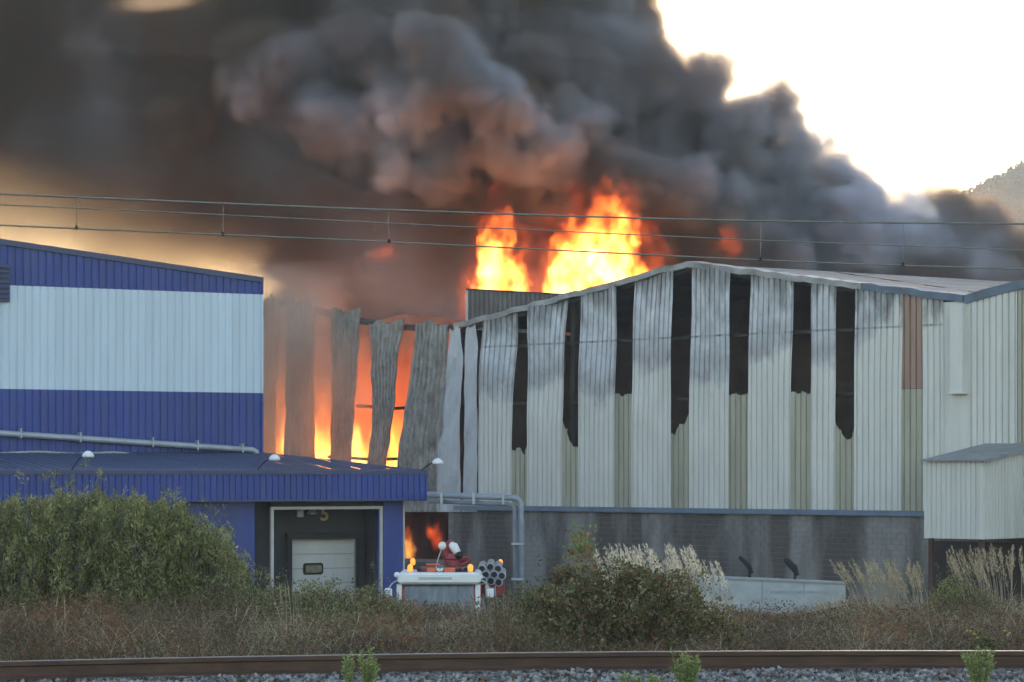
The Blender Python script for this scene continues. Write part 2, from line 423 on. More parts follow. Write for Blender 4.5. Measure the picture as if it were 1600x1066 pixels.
def burnt_warehouse():
    W = tag(empty('burnt_warehouse', (WA.x, WA.y, YARD), WANG),
            'long cream corrugated warehouse with charred slots and smoking collapsed bay above sooty block wall', 'warehouse')
    strips = [(800, 825), (880, 905), (962, 988), (1050, 1077), (1140, 1170), (1237, 1268), (1305, 1336), (1410, 1442)]
    # lower edge of every burnt-out slot, photo rows as (fraction across, row)
    cuts = [[(0, 700), (.15, 703), (.4, 702), (.62, 700), (.75, 709), (.85, 706), (.9, 694), (1, 692)],
            [(0, 655), (.1, 668), (.25, 672), (.4, 694), (.5, 690), (.62, 701), (.75, 698), (1, 702)],
            [(0, 616), (.3, 617), (.5, 618), (.8, 617), (1, 614)],
            [(0, 675), (.2, 682), (.3, 668), (.45, 664), (.55, 668), (.8, 660), (1, 640)],
            [(0, 616), (.3, 616), (.6, 617), (1, 616)],
            [(0, 614), (.3, 614), (.55, 612), (.75, 617), (1, 612)],
            [(0, 657), (.25, 672), (.45, 682), (.6, 687), (.78, 686), (.9, 678), (1, 668)],
            None]
    whites = [(749, 800), (825, 880), (905, 962), (988, 1050), (1077, 1140), (1170, 1237), (1268, 1305), (1336, 1410), (1442, 1476)]
    burnl = lambda s: float(np.interp(s, [ws(750), ws(880), ws(1060), ws(1200), ws(1330), ws(1390), ws(1450)], [4.6, 4.7, 5.0, 5.3, 5.5, 6.6, 9.5]))
    def bend(amp, seed):
        a, b = math.sin(seed * 3.1), math.cos(seed * 1.7)
        def w(s, t, z):
            k = max(0, t - .35) / .65
            return (amp * .16 * k ** 1.4 + .05 * a * math.sin(t * 9) * k, -.10 * k * math.sin(s * 2.3 + seed) * amp - .06 * k * math.sin(t * 11 + seed + s) * amp, -.03 * k * abs(math.sin(s * 5 + seed)))
        return w
    for i, (a, b) in enumerate(whites):
        s0, s1 = ws(a) + .004, ws(b) - .004
        amp = float(np.interp(i, [0, 3, 7, 8], [1.5, 1.0, .25, 0]))
        me = sheet_mesh('cladding_sheet', s0, s1, LEDGE + .02, lambda s: eave(s) - .03 - .05 * abs(math.sin(s * 4.1)) * (amp > .1), pitch=.25, depth=.065, rows=16, warp=bend(amp, i), burn=lambda s, q=(0, .15, -.35, .5, -.3, .45, -.2, .3, 0)[i]: burnl(s) + q, top=eave)
        link('cladding_sheet', me, M['burnt_panel'], W)
    for i, ((a, b), cut) in enumerate(zip(strips, cuts)):
        s0, s1 = ws(a) - .03, ws(b) + .03
        if cut:
            xs = [s0 + (s1 - s0) * c[0] for c in cut]; zs = [wz((a + b) / 2, c[1]) for c in cut]
            zt = lambda s, xs=xs, zs=zs: float(np.interp(s, xs, zs)) + .05 * math.sin(s * 37)
        else:
            zt = wz(1426, 608)
            me = sheet_mesh('translucent_sheet', s0, s1, zt + .02, lambda s: eave(s) - .05, y=.03, pitch=.25, depth=.065)
            tag(link('translucent_sheet', me, M['scorched_strip'], W), 'reddish scorched upper length of translucent strip')
        me = sheet_mesh('translucent_sheet', s0, s1, LEDGE + .02, zt, y=.03, pitch=.25, depth=.065)
        link('translucent_sheet', me, M['translucent'], W)
    # third gable to the right of the valley
    x = S_R + .25; k = 0
    while x < 33:
        wdt = 1.9 if k % 2 == 0 else .95
        me = sheet_mesh('cladding_sheet', x, x + wdt - .008, LEDGE + .02, lambda s: eave(s) - .12, y=0 if k % 2 == 0 else .03, pitch=.25, depth=.065)
        link('cladding_sheet', me, M['cream'] if k % 2 == 0 else M['translucent'], W)
        x += wdt; k += 1
    # valley downpipe box
    s0, s1 = ws(1477), ws(1490)
    MB(YARD).box(s0 - .12, S_R + .3, -.03, .06, LEDGE, 7.55).build('corner_panel', M['cream'], W)
    mb = MB(YARD).box(s1 + .05, S_R + .12, -.3, -.02, wz(1497, 613), 7.45); mb.box(s1 - .02, S_R + .17, -.34, -.02, wz(1497, 616), wz(1497, 613)); mb.build('downpipe_box', M['cream'], W)
    # bent white sheets at the torn end of the wall
    def strip_poly(name, mat, left, right, y, pitch=.16, depth=.07, rows=26, wob=.06, seed=0, ytilt=0):
        """sheet between two edges given as photo (column,row) polylines"""
        ly = [p[1] for p in left]; ry = [p[1] for p in right]
        cols = 32; vs = []
        for r in range(rows + 1):
            t = r / rows
            la = ly[0] + (ly[-1] - ly[0]) * t; ra = ry[0] + (ry[-1] - ry[0]) * t
            lx = np.interp(la, ly, [p[0] for p in left]); rx = np.interp(ra, ry, [p[0] for p in right])
            for c in range(cols + 1):
                u = c / cols; px = lx + (rx - lx) * u; py = la + (ra - la) * u
                if r == 0: py += 3.0 * math.sin(u * 9 + seed) + rnd.uniform(-3, 3)
                s = ws(px); z = wz(px, py)
                tri = lambda q: abs((q % 2) - 1) * 2 - 1
                yy = y + (0 if c % 4 == 3 else -depth) + wob * tri(t * 2.6 + seed + u * .5) + wob * .8 * tri(u * 1.7 + seed * 2 + t * .9) + .5 * wob * tri(t * 9 + u * 1.3 + seed) + .25 * wob * math.sin(t * 47 + u * 9 + seed)
                vs.append((s, yy, z - YARD))
        n = cols + 1
        fs = [(r * n + c, (r + 1) * n + c, (r + 1) * n + c + 1, r * n + c + 1) for r in range(rows) for c in range(cols)]
        me = bpy.data.meshes.new(name); me.from_pydata(vs, [], fs); me.update()
        return link(name, me, mat, W)
    tag(strip_poly('bent_sheet', M['bent'], [(728, 512), (727, 560), (728, 640), (724, 800)], [(744, 508), (749, 545), (746, 600), (748, 800)], -.05, seed=2, wob=.03, depth=.014), 'pale bare sheet bent at the torn edge')
    tag(strip_poly('bent_sheet', M['bent'], [(707, 516), (699, 592), (694, 646), (689, 700), (686, 800)], [(722, 512), (726, 560), (722, 640), (723, 800)], -.12, seed=5, wob=.035, depth=.014), 'pale bare sheet bent at the torn edge')
    H = [([(655, 502), (648, 560), (638, 625), (628, 700), (622, 800)], [(704, 506), (701, 560), (697, 632), (692, 700), (690, 800)], -.1, 1.0),
         ([(574, 506), (577, 525), (580, 560), (582, 640), (576, 700), (568, 760)], [(631, 500), (626, 530), (620, 560), (613, 640), (607, 700), (600, 760)], .1, 2.2),
         ([(513, 482), (513, 560), (515, 640), (514, 760)], [(559, 486), (555, 520), (554, 560), (551, 640), (540, 760)], .2, 3.1),
         ([(447, 464), (449, 520), (446, 600), (440, 760)], [(492, 476), (492, 540), (489, 600), (496, 760)], .1, 4.4),
         ([(396, 470), (395, 600), (390, 760)], [(431, 462), (433, 520), (430, 600), (424, 760)], .2, 5.2)]
    for l, r, y, sd in H:
        strip_poly('hanging_sheet', M['hanging'], l, r, y, wob=.055, seed=sd, rows=44)
    # sheeting rails, columns and rafters of the steel frame
    for z in (6.78, 4.45):
        MB(YARD).box(S_VAL - .2, S_R, .3, .4, z - .07, z + .07).build('sheeting_rail', M['char'], W)
    for py, a, b in ((716, 500, 645), (636, 545, 660)):
        MB(YARD).tube([(ws(a), .5, wz(a, py - 2)), (ws((a + b) / 2), .45, wz((a + b) / 2, py + 2)), (ws(b), .4, wz(b, py))], .07, 6).build('sheeting_rail', M['char'], W)
    for s in (-1.3, 4.9, 11.1, 17.3, 23.2):
        MB(YARD).box(s - .12, s + .12, .42, .7, YARD, eave(s) - .25).build('column', M['char'], W)
    MB(YARD).tube([(s, .3, eave(s) - .22) for s in (S_VAL, 2, 5, 8, S_PEAK, 15, 19, S_R)], .12, 6).build('rafter', M['char'], W)
    tops = [(410, 470), (440, 470), (470, 476), (495, 482), (520, 490), (560, 498), (575, 500), (600, 506), (640, 508), (705, 508)]
    MB(YARD).tube([(ws(a), .35, wz(a, b + 4)) for a, b in tops], .13, 6).build('rafter', M['char'], W)
    # roof edge flashing, crumpled by the heat
    def flashing(pts, mat, h=.22, d=.16):
        vs = []; fs = []
        for i, (s, z) in enumerate(pts):
            j = rnd.uniform(-.035, .035); k = rnd.uniform(-.04, .04)
            vs += [(s, -.13 + k, z - h + j - YARD), (s, -.15 + k, z + j - YARD), (s, d + .3, z + .05 + j - YARD), (s, d + .28, z - h + j - YARD)]
            if i:
                o = 4 * i - 4; fs += [(o + a, o + a + 4, o + (a + 1) % 4 + 4, o + (a + 1) % 4) for a in range(4)]
        fs += [(0, 1, 2, 3), (len(vs) - 1, len(vs) - 2, len(vs) - 3, len(vs) - 4)]
        me = bpy.data.meshes.new('roof_flashing'); me.from_pydata(vs, [], fs); me.update(); return link('roof_flashing', me, mat, W)
    for a, b, n in ((S_VAL, 4.6, 14), (4.62, 8.3, 9), (8.32, 11.1, 8), (11.12, 15.4, 10), (15.42, 19.2, 9)):
        flashing([(a + (b - a) * i / n, eave(a + (b - a) * i / n) + .05) for i in range(n + 1)], M['flash'])
    flashing([(19.22 + i * .42, eave(19.22 + i * .42) + .06) for i in range(11)], M['blue_flash'], .26)
    flashing([(23.45 + i * .8, eave(23.45 + i * .8) + .06) for i in range(15)], M['blue_flash'], .3)
    # roof of the right gable (its right slope shows as a sliver) and of the third gable
    def roof(pts, mat, depth, rise, nm='roof_slope'):
        (a, za), (b, zb_) = pts
        n = 24; vs = []
        for j in range(2):
            for i in range(n + 1):
                u = i / n; vs.append((a + (b - a) * u, .2 + depth * j, za + (zb_ - za) * u + (rise * (1 - u) if a == S_PEAK else rise * u if b > 30 else 0) * j - YARD + (.05 * math.sin(u * 40) if j else 0)))
        fs = [(i, i + 1, n + 1 + i + 1, n + 1 + i) for i in range(n)]
        me = bpy.data.meshes.new(nm); me.from_pydata(vs, [], fs); me.update(); return link(nm, me, mat, W)
    roof([(S_PEAK, 9.6), (S_R, 7.72)], M['roof_grey'], 30, .8)
    roof([(S_VAL, 7.75), (S_PEAK, 9.6)], M['char'], 9.3, 0)
    roof([(S_R, 7.72), (35.5, 9.6)], M['roof_grey'], 30, 0)
    # inner wall: charred, it closes the view through the slots
    MB(YARD).prism([(-26, YARD), (40, YARD), (40, 7.8), (35.5, 9.57), (23.4, 7.71), (11.12, 9.86), (11.0, 9.57), (-1.2, 7.73), (-13.6, 9.2), (-26, 7.4)], 9, 9.3).build('inner_wall', M['soot_wall'], W)
    MB(YARD).box(-26.3, -26, 0, 9, YARD, 7.3).build('end_wall', M['soot_wall'], W)
    MB(YARD).box(-1.35, -1.2, .7, 9, YARD, 7.6).build('dividing_wall', M['soot_wall'], W)
    MB(YARD).box(-25.9, 39, .6, 8.9, YARD + .02, YARD + .12).build('floor_slab', M['soot_wall'], W)
    # ledge flashing between cladding and block wall
    for a, b in ((-1.2, 5.6), (5.61, 12.4), (12.41, 19.0), (19.01, 26.5)):
        MB(YARD).prismx([(-.16, LEDGE - .17), (-.13, LEDGE), (.1, LEDGE + .05), (.1, LEDGE - .17)], a, b).build('ledge_flashing', M['blue_flash'], W)
    # block wall: mortar core and single blocks. A doorway near the left end shows fire
    D0, D1, DT = ws(622), ws(700), wz(660, 797)
    core = MB(YARD); core.box(D1, 40, .02, .3, YARD, LEDGE - .18); core.box(-26, D0, .02, .3, YARD, LEDGE - .18)
    core.box(D0, D1, .02, .3, YARD, wz(660, 874))
    bw = core.build('block_wall', M['mortar'], W)
    unit = MB(); unit.bevbox(0, .388, .008, .1, 0, .188, .006); um = unit.mesh('block'); um.materials.append(M['block'])
    half = MB(); cnt = 0
    rows = int((LEDGE - .18 - YARD) / .2)
    cand = []
    for r in range(rows):
        z = LEDGE - .185 - .2 * (r + 1); s = -8 + (.2 if r % 2 else 0)
        while s < 26.2:
            px = None
            if not (D0 - .3 < s < D1 + .02 and z > wz(660, 880)):
                vis = (ws(820) < s < ws(1450) and z > -2.2)
                cand.append((0 if vis and r < 8 else 1, r, s, z))
            s += .4
    big = [c for c in cand if c[0] == 0]
    step = big[:300]
    for c in step:
        o = link('block', um, None, bw, (c[2], rnd.uniform(-.006, .004), c[3] - YARD))
    rest = MB(YARD)
    done = set((c[1], c[2]) for c in step)
    for c in cand:
        if (c[1], c[2]) in done: continue
        q = rnd.uniform(-.005, .004); rest.box(c[2], c[2] + .388, .008 + q, .05, c[3], c[3] + .185)
    ro = rest.build('blockwork', M['block'], W); ro['kind'] = 'stuff'
    rm = MB(YARD); rm.box(D0 - 1.2, D1 + 1.6, 3.2, 3.3, YARD, .1); rm.box(D0 - 1.2, D1 + 1.6, .32, 3.3, .1, .2); rm.box(D0 - 1.3, D0 - 1.2, .32, 3.3, YARD, .2); rm.box(D1 + 1.6, D1 + 1.7, .32, 3.3, YARD, .2)  # box added behind the doorway to keep the bay fire's light out
    rm.build('added_light_screen', M['soot_wall'], W)
    MB(YARD).box(ws(1462), 32, -.10, .0, YARD, wz(1500, 846)).build('added_shade_panel', M['lean_to_shade'], W)  # added panel, painted as the deep shade under the lean-to
    # stepped crack strip and soot-dark base plinth
    MB(YARD).box(-8, 26, -.12, .02, YARD, YARD + .5).build('plinth', M['mortar'], W)
    return W
burnt_warehouse()

def roof_housing():
    # dark ribbed housing standing on the valley, in front of the flames
    Y = 105.5; a, b = img(729, 452, Y), img(884, 460, Y)
    T_ = tag(empty('roof_housing', (a[0], Y, 6.0)), 'dark corrugated rooftop housing with pale corner trim below the flames', 'rooftop housing')
    L = b[0] - a[0]
    me = sheet_mesh('front_sheet', .05, L, 6.0, lambda s: a[2] - .22 * s / L, pitch=.2, z0=6.0); link('front_sheet', me, M['housing'], T_)
    MB(6).box(.05, .1, .02, 2.5, 6, a[2] - .02).build('side_sheet', M['housing'], T_)
    MB(6).box(-.03, .06, -.05, .05, 6, a[2]).build('corner_trim', M['trim'], T_)
    MB(6).prism([(-.02, a[2] - .04), (L, a[2] - .26), (L, a[2] - .2), (-.02, a[2] + .03)], -.08, 2.5).build('roof', M['char'], T_)
    MB(6).box(0.1, L, 2.4, 2.5, 6, a[2] - .3).build('back_sheet', M['housing'], T_)
M['housing'] = plain('sooty_grey_cladding', (.13, .125, .125), .6, .2, var=.4, scale=(2, 2, .6), dirt=(.04, .035, .035), dirt_amt=.7)
roof_housing()

def annex():
    C = Vector((15.28, 79.0)); zt, zb = 2.0, -.54; L, D = 2.14, 3.75
    A = tag(empty('lean_to', (C.x, C.y, YARD), WANG), 'small cream corrugated lean-to with low-pitched roof standing on posts against the warehouse', 'lean-to')
    link('front_sheet', sheet_mesh('front_sheet', -L, -L * .5 - .004, zb, zt, pitch=.19), M['cream'], A)
    link('front_sheet', sheet_mesh('front_sheet', -L * .5, 0, zb, zt, pitch=.19), M['cream'], A)
    for k in range(3):
        a, b = D / 3 * k, D / 3 * (k + 1) - .006
        me = sheet_mesh('end_sheet', a, b, zb, lambda s: zt + .55 * s / D, pitch=.19)
        o = link('end_sheet', me, M['cream'], A); o.rotation_euler = (0, 0, R(90))
        o2 = link('end_sheet', me, M['cream'], A, (-L, 0, 0)); o2.rotation_euler = (0, 0, R(90))
    for k in range(3):
        a, b = -L - .12 + k * (L + .3) / 3, -L - .12 + (k + 1) * (L + .3) / 3 - .01
        S, Pf = prof_cols(a, b, .19); n = len(S)
        vs = [(s, -.2, zt + .02 - Pf[i] * .03 - YARD) for i, s in enumerate(S)] + [(s, D, zt + .6 - Pf[i] * .03 - YARD) for i, s in enumerate(S)]
        vs += [(s, -.2, zt - .03 - Pf[i] * .03 - YARD) for i, s in enumerate(S)]
        fs = [(i, i + 1, n + i + 1, n + i) for i in range(n - 1)] + [(2 * n + i, 2 * n + i + 1, i + 1, i) for i in range(n - 1)]
        me = bpy.data.meshes.new('roof_sheet'); me.from_pydata(vs, [], fs); link('roof_sheet', me, M['flash2'], A)
    MB(YARD).prism([(0, 0), (.1, 0), (.1, .05), (0, .05)], 0, .01) if False else None
    mb = MB(YARD).prismx([(-.2, zt - .06), (D, zt + .5), (D, zt + .62), (-.2, zt + .05)], .16, .2); mb.build('verge_trim', M['flash2'], A)
    for x in (-L, 0): MB(YARD).box(x - .05, x + .05, -.075, .06, zb, zt - .03).build('corner_trim', M['cream'], A)
    MB(YARD).box(-L, 0, .06, D - .05, zb + .0, zb + .08).build('floor', M['char'], A)
    for x in (-L + .1, -.1):
        for y in (.12, D - .6):
            MB(YARD).box(x - .07, x + .07, y - .07, y + .07, YARD, zb).build('post', M['post_rust'], A)
M['flash2'] = plain('grey_roof_sheet', (.27, .28, .28), .6, var=.25, scale=(2, 2, 2), dirt=(.15, .15, .14), dirt_amt=.5)
M['post_rust'] = plain('rusty_post', (.09, .045, .035), .8, var=.4)
annex()

# ------------------------------------------------------------------ blue warehouse and its loading dock
BO = Vector((-2.74, 77.0)); BANG = math.atan2(.463, .886)
def bx(px, y):                            # photo column on the line at local depth y -> local x
    u = (px - 800) / F; o = BO + Vector((-.463, .886)) * y
    t = (u * o.y - o.x) / (.886 - u * .463); return t
def bY(px, y): return BO.y + .886 * y + .463 * bx(px, y)
def bz(px, py, y): return CZ - (py - HY) / F * bY(px, y)
def blue_warehouse():
    B = tag(empty('blue_warehouse', (BO.x, BO.y, YARD), BANG), 'tall ribbed warehouse in royal blue with a wide pale white band', 'warehouse')
    xr = bx(408, 6); y = 6.0
    roofz = lambda s: 8.06 + (xr - s) * .1
    rails = [(2.0, 4.27, 'blue'), (4.272, 7.55, 'white_sheet')]
    n = 17; w = 1.0
    for zb_, zt_, mt in rails:
        me = sheet_mesh('cladding_sheet', -1.02, 0, zb_, zt_, pitch=.25, depth=.03); me.materials.append(M[mt])
        for k in range(n): link('cladding_sheet', me, None, B, (xr - k * w, y + .002 * (k % 2), 0))
    for k in range(n):
        a, b = xr - (k + 1) * w - .02, xr - k * w
        link('cladding_sheet', sheet_mesh('cladding_sheet', a, b, 7.552, roofz, y=y + .002 * (k % 2), pitch=.25, depth=.03), M['blue'], B)
    MB(YARD).prism([(xr - n * w, roofz(xr - n * w) - .12), (xr + .05, roofz(xr) - .12), (xr + .05, roofz(xr) + .06), (xr - n * w, roofz(xr - n * w) + .06)], y - .1, y + .15).build('verge_trim', M['blue_trim'], B)
    mb = MB(YARD); mb.box(xr, xr + .06, y - .06, y + .1, 2.0, 4.27); mb.box(xr, xr + .06, y - .06, y + .1, 7.55, roofz(xr) - .1); mb.build('corner_trim', M['blue'], B)
    MB(YARD).box(xr, xr + .06, y - .06, y + .1, 4.272, 7.548).build('corner_trim', M['white_sheet'], B)
    MB(YARD).box(xr - .08, xr + .03, y + .1, y + 16, YARD, 7.9).build('side_wall', M['blue'], B)
    MB(YARD).prism([(xr - n * w, roofz(xr - n * w)), (xr + .03, roofz(xr)), (xr + .03, roofz(xr) - .1), (xr - n * w, roofz(xr - n * w) - .1)], y + .15, y + 16).build('roof', M['blue'], B)
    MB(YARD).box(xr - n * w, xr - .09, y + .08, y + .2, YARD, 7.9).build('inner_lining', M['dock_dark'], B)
    # louvred vent at the left
    vx, vy = bx(14, 5.9), 5.86
    v = MB(YARD).box(vx - 1.5, vx, vy - .02, vy + .12, bz(10, 472, 5.9), bz(10, 414, 5.9)).build('vent', M['louvre'], B)
    for k in range(7):
        z = bz(10, 472, 5.9) + .1 + k * .16
        MB(YARD).prismx([(vy - .08, z), (vy - .02, z + .1), (vy - .02, z + .12), (vy - .09, z + .02)], vx - 1.5, vx).build('slat', M['louvre'], v)
    # gutter pipe falling to the right, with straps
    gp = tag(empty('gutter_pipe', (BO.x, BO.y, YARD), BANG), 'thick grey drain pipe sloping along the foot of the blue wall', 'pipe')
    gy = 5.75; za, zb_ = bz(0, 677, gy), bz(398, 704, gy); xa, xb = bx(0, gy), bx(400, gy)
    sl = (zb_ - za) / (xb - xa)
    MB(YARD).tube([(xa - 5, gy, za - 5 * sl), (xb - .12, gy, zb_ + .02), (xb, gy, zb_ - .05), (xb + .06, gy, zb_ - .25)], .1, 12).build('pipe', M['galv'], gp, True)
    for px in (32, 125, 238, 308, 378):
        x = bx(px, gy); z = za + (x - xa) * sl
        MB(YARD).box(x - .025, x + .025, gy - .115, gy + .2, z - .115, z + .2).build('strap', M['galv'], gp)
    cb = tag(empty('conduit', (BO.x, BO.y, YARD), BANG), 'thin sagging grey conduit along the top of the canopy roof', 'conduit')
    cpts = [(-60, 707), (0, 708), (60, 706), (120, 709), (180, 707), (215, 711), (260, 710), (310, 713), (360, 711), (402, 712)]
    MB(YARD).tube(smoothpath([(bx(a, 5.5), 5.5, bz(a, b, 5.5)) for a, b in cpts], 4), .035, 6).build('tube', M['galv'], cb)
    for a in (210, 308, 374):
        x = bx(a, 5.5); z = bz(a, 712, 5.5); MB(YARD).box(x - .03, x + .03, 5.45, 5.55, z - .18, z + .06).build('clip', M['galv'], cb)
M['louvre'] = plain('dark_blue_louvre', (.06, .07, .14), .6, var=.2)
blue_warehouse()

def loading_dock():
    D = tag(empty('loading_dock', (BO.x, BO.y, YARD), BANG), 'blue canopied loading dock with recessed white door in front of the blue warehouse', 'loading dock')
    zt, zb = 1.62, .80
    me = sheet_mesh('fascia_sheet', -1.02, 0, zb, zt, pitch=.2, depth=.03); me.materials.append(M['blue'])
    for k in range(19): link('fascia_sheet', me, None, D, (-k * 1.0, .002 * (k % 2), 0))
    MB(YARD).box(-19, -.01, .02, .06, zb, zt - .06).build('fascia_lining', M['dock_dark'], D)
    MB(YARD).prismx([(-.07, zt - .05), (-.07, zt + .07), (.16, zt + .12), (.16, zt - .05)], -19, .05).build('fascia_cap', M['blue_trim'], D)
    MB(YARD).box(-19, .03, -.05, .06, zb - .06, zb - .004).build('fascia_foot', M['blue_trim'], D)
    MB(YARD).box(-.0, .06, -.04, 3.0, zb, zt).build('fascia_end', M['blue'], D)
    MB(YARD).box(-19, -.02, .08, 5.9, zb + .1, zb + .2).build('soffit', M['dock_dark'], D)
    # ribbed roof, hipped on the right
    def roofz(x, y):
        k = y / 6.0
        return zt + .04 + .62 * k
    for k in range(19):
        a, b = -(k + 1) * 1.0 + .002, -k * 1.0 - .002
        S, Pf = prof_cols(a, b, .25); n = len(S); vs = []; rows = 6
        for j in range(rows + 1):
            for i, s in enumerate(S):
                ymax = 6.0 * min(1, max(0.02, (-s) / 3.2)) ** .8
                yy = ymax * j / rows
                vs.append((s, yy + .1, roofz(s, yy) - Pf[i] * .035 - YARD))
        fs = [(j * n + i, j * n + i + 1, (j + 1) * n + i + 1, (j + 1) * n + i) for j in range(rows) for i in range(n - 1)]
        me = bpy.data.meshes.new('roof_sheet'); me.from_pydata(vs, [], fs); link('roof_sheet', me, M['blue_roof'], D)
    # front wall with the dock opening
    y = .55
    ol, orr, ot = bx(427, y), bx(593, y), bz(510, 796, y)
    xe = bx(632, y)
    seg = [(ol, -19)]
    x = ol - .12
    w0 = bx(398, y)
    MB(YARD).box(-19, w0, y, y + .1, YARD, zb + .1).build('front_wall', M['blue'], D)
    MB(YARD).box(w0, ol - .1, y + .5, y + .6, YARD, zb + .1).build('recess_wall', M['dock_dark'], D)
    MB(YARD).box(ol - .09, orr + .09, y + .02, y + .1, ot + .1, zb + .1).build('lintel', M['dock_dark'], D)
    cx0 = bx(599, y)
    MB(YARD).box(cx0, xe - .06, y, y + .6, YARD, zb + .1).build('corner_pier', M['blue'], D)
    MB(YARD).box(xe - .06, xe, y - .03, y + .62, YARD, zb + .05).build('pier_edge_trim', M['trim'], D)
    for a, b in ((ol - .09, ol), (orr, orr + .09)):
        MB(YARD).box(a, b, y - .05, y + .06, YARD, ot + .09).build('door_frame_jamb', M['trim'], D)
    MB(YARD).box(ol, orr, y - .05, y + .06, ot, ot + .09).build('door_frame_head', M['trim'], D)
    yb = 1.9
    r = MB(YARD); r.box(ol - .2, ol - .09, y + .62, yb, YARD, zb); r.box(orr + .09, orr + .2, y + .62, yb, YARD, zb); r.build('recess_side', M['dock_dark'], D)
    dl, dr, dt = bx(452, yb), bx(556, yb), bz(505, 848, yb)
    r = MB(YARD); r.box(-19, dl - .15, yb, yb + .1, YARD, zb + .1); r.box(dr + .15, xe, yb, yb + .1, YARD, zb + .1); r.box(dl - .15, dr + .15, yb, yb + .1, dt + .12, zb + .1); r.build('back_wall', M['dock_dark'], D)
    for a, b in ((dl - .15, dl), (dr, dr + .2)):
        MB(YARD).box(a, b, yb - .25, yb - .004, YARD + 1.1, dt + .12).build('dock_bumper_pad', M['black'], D)
    MB(YARD).box(dl - .15, dr + .2, yb - .25, yb - .004, dt + .12, dt + .32).build('dock_bumper_pad', M['black'], D)
    door = MB(YARD).box(dl, dr, yb + .12, yb + .15, YARD + 1.1, dt + .1).build('door', M['door'], D)
    h = (dt + .1 - YARD - 1.1) / 6
    for k in range(6):
        z = YARD + 1.1 + k * h
        MB(YARD).bevbox(dl + .01, dr - .01, yb + .08, yb + .13, z + .008, z + h - .008, .012).build('door_panel', M['door'], door)
    wx0, wx1, wz0, wz1 = bx(475, yb), bx(506, yb), bz(490, 898, yb), bz(490, 880, yb)
    win = MB(YARD); win.bevbox(wx0, wx1, yb + .02, yb + .10, wz0, wz1, .05); win.build('window_frame', M['black'], door)
    win = MB(YARD); win.bevbox(wx0 + .06, wx1 - .06, yb, yb + .03, wz0 + .06, wz1 - .06, .03); win.build('window_pane', M['dock_window'], door)
    # painted bay number
    cu = bpy.data.curves.new('bay_number', 'FONT'); cu.body = '5'; cu.size = .62; cu.extrude = .004; cu.offset = .012; cu.align_x = 'CENTER'
    tmp = bpy.data.objects.new('tmp', cu); COL.objects.link(tmp); bpy.context.view_layer.update()
    me = bpy.data.meshes.new_from_object(tmp.evaluated_get(bpy.context.evaluated_depsgraph_get())); bpy.data.objects.remove(tmp); me.name = 'bay_number'
    me.materials.clear()
    o = link('bay_number', me, M['yellow_paint'], D, (bx(507, yb), yb - .012, bz(507, 813, yb) - YARD)); o.rotation_euler = (R(90), 0, 0)
    # small lamp bracket beside the number
    lx, lz = bx(482, yb), bz(482, 803, yb)
    mb = MB(YARD); mb.lathe((lx, yb - .3, lz), [(.02, -.02), (.16, 0), (.15, .05), (.07, .16), (.02, .19)], 12); mb.tube([(lx, yb - .3, lz + .15), (lx - .1, yb - .05, lz + .2), (lx - .3, yb - .02, lz + .05)], .03, 6)
    mb.box(lx - .42, lx - .22, yb - .12, yb - .004, lz - .1, lz + .12)
    mb.build('dock_lamp', M['galv'], D)
    pole = MB(); p0 = (bx(566, yb) - .1, yb - .5, 0); p1 = (bx(576, yb), yb - .08, bz(572, 862, yb) - YARD)
    a = math.cos(BANG), math.sin(BANG)
    def tw(p): return (BO.x + p[0] * a[0] - p[1] * a[1], BO.y + p[0] * a[1] + p[1] * a[0], p[2] + YARD)
    tag(MB().tube([tw(p0), tw(p1)], .03, 6).build('leaning_pole', M['tan']), 'thin pale pole leaning beside the dock door', 'pole')
M['blue_roof'] = plain('blue_roof_sheet', (.04, .06, .14), .4, var=.25, scale=(2, 2, 2), dirt=(.11, .12, .15), dirt_amt=.6)
loading_dock()

def flood_lamp(px, py, foot, label):
    y = .15; root = Vector((bx(foot, y), y, 1.6))
    hx, hz = bx(px, y), bz(px, py, y)
    L_ = empty('flood_lamp', (BO.x + root.x * math.cos(BANG) - root.y * math.sin(BANG), BO.y + root.x * math.sin(BANG) + root.y * math.cos(BANG), 1.5), BANG)
    tag(L_, label, 'flood lamp', 'flood lamps along the canopy edge')
    dx, dz = hx - root.x, hz - 1.5
    MB().tube(smoothpath([(0, -.02, 0), (dx * .12, -.12, dz * .35), (dx * .45, -.3, dz * .8), (dx * .9, -.35, dz)], 5), .022, 6).build('arm', M['black'], L_)
    m = MB().lathe((dx, -.36, dz - .05), [(.03, -.03), (.17, -.02), (.185, .02), (.15, .09), (.08, .15), (.03, .17)], 14); m.build('shade', M['lamp_white'], L_, True)
    MB().box(-.06, .06, -.1, .02, -.12, .02).build('bracket', M['black'], L_)
flood_lamp(132, 711, 108, 'white flood lamp on the canopy edge above the leafy shrubs')
flood_lamp(422, 716, 397, 'white flood lamp where the blue warehouse corner meets the canopy')
flood_lamp(676, 722, 652, 'white flood lamp on the end of the canopy beside the grey pipes')

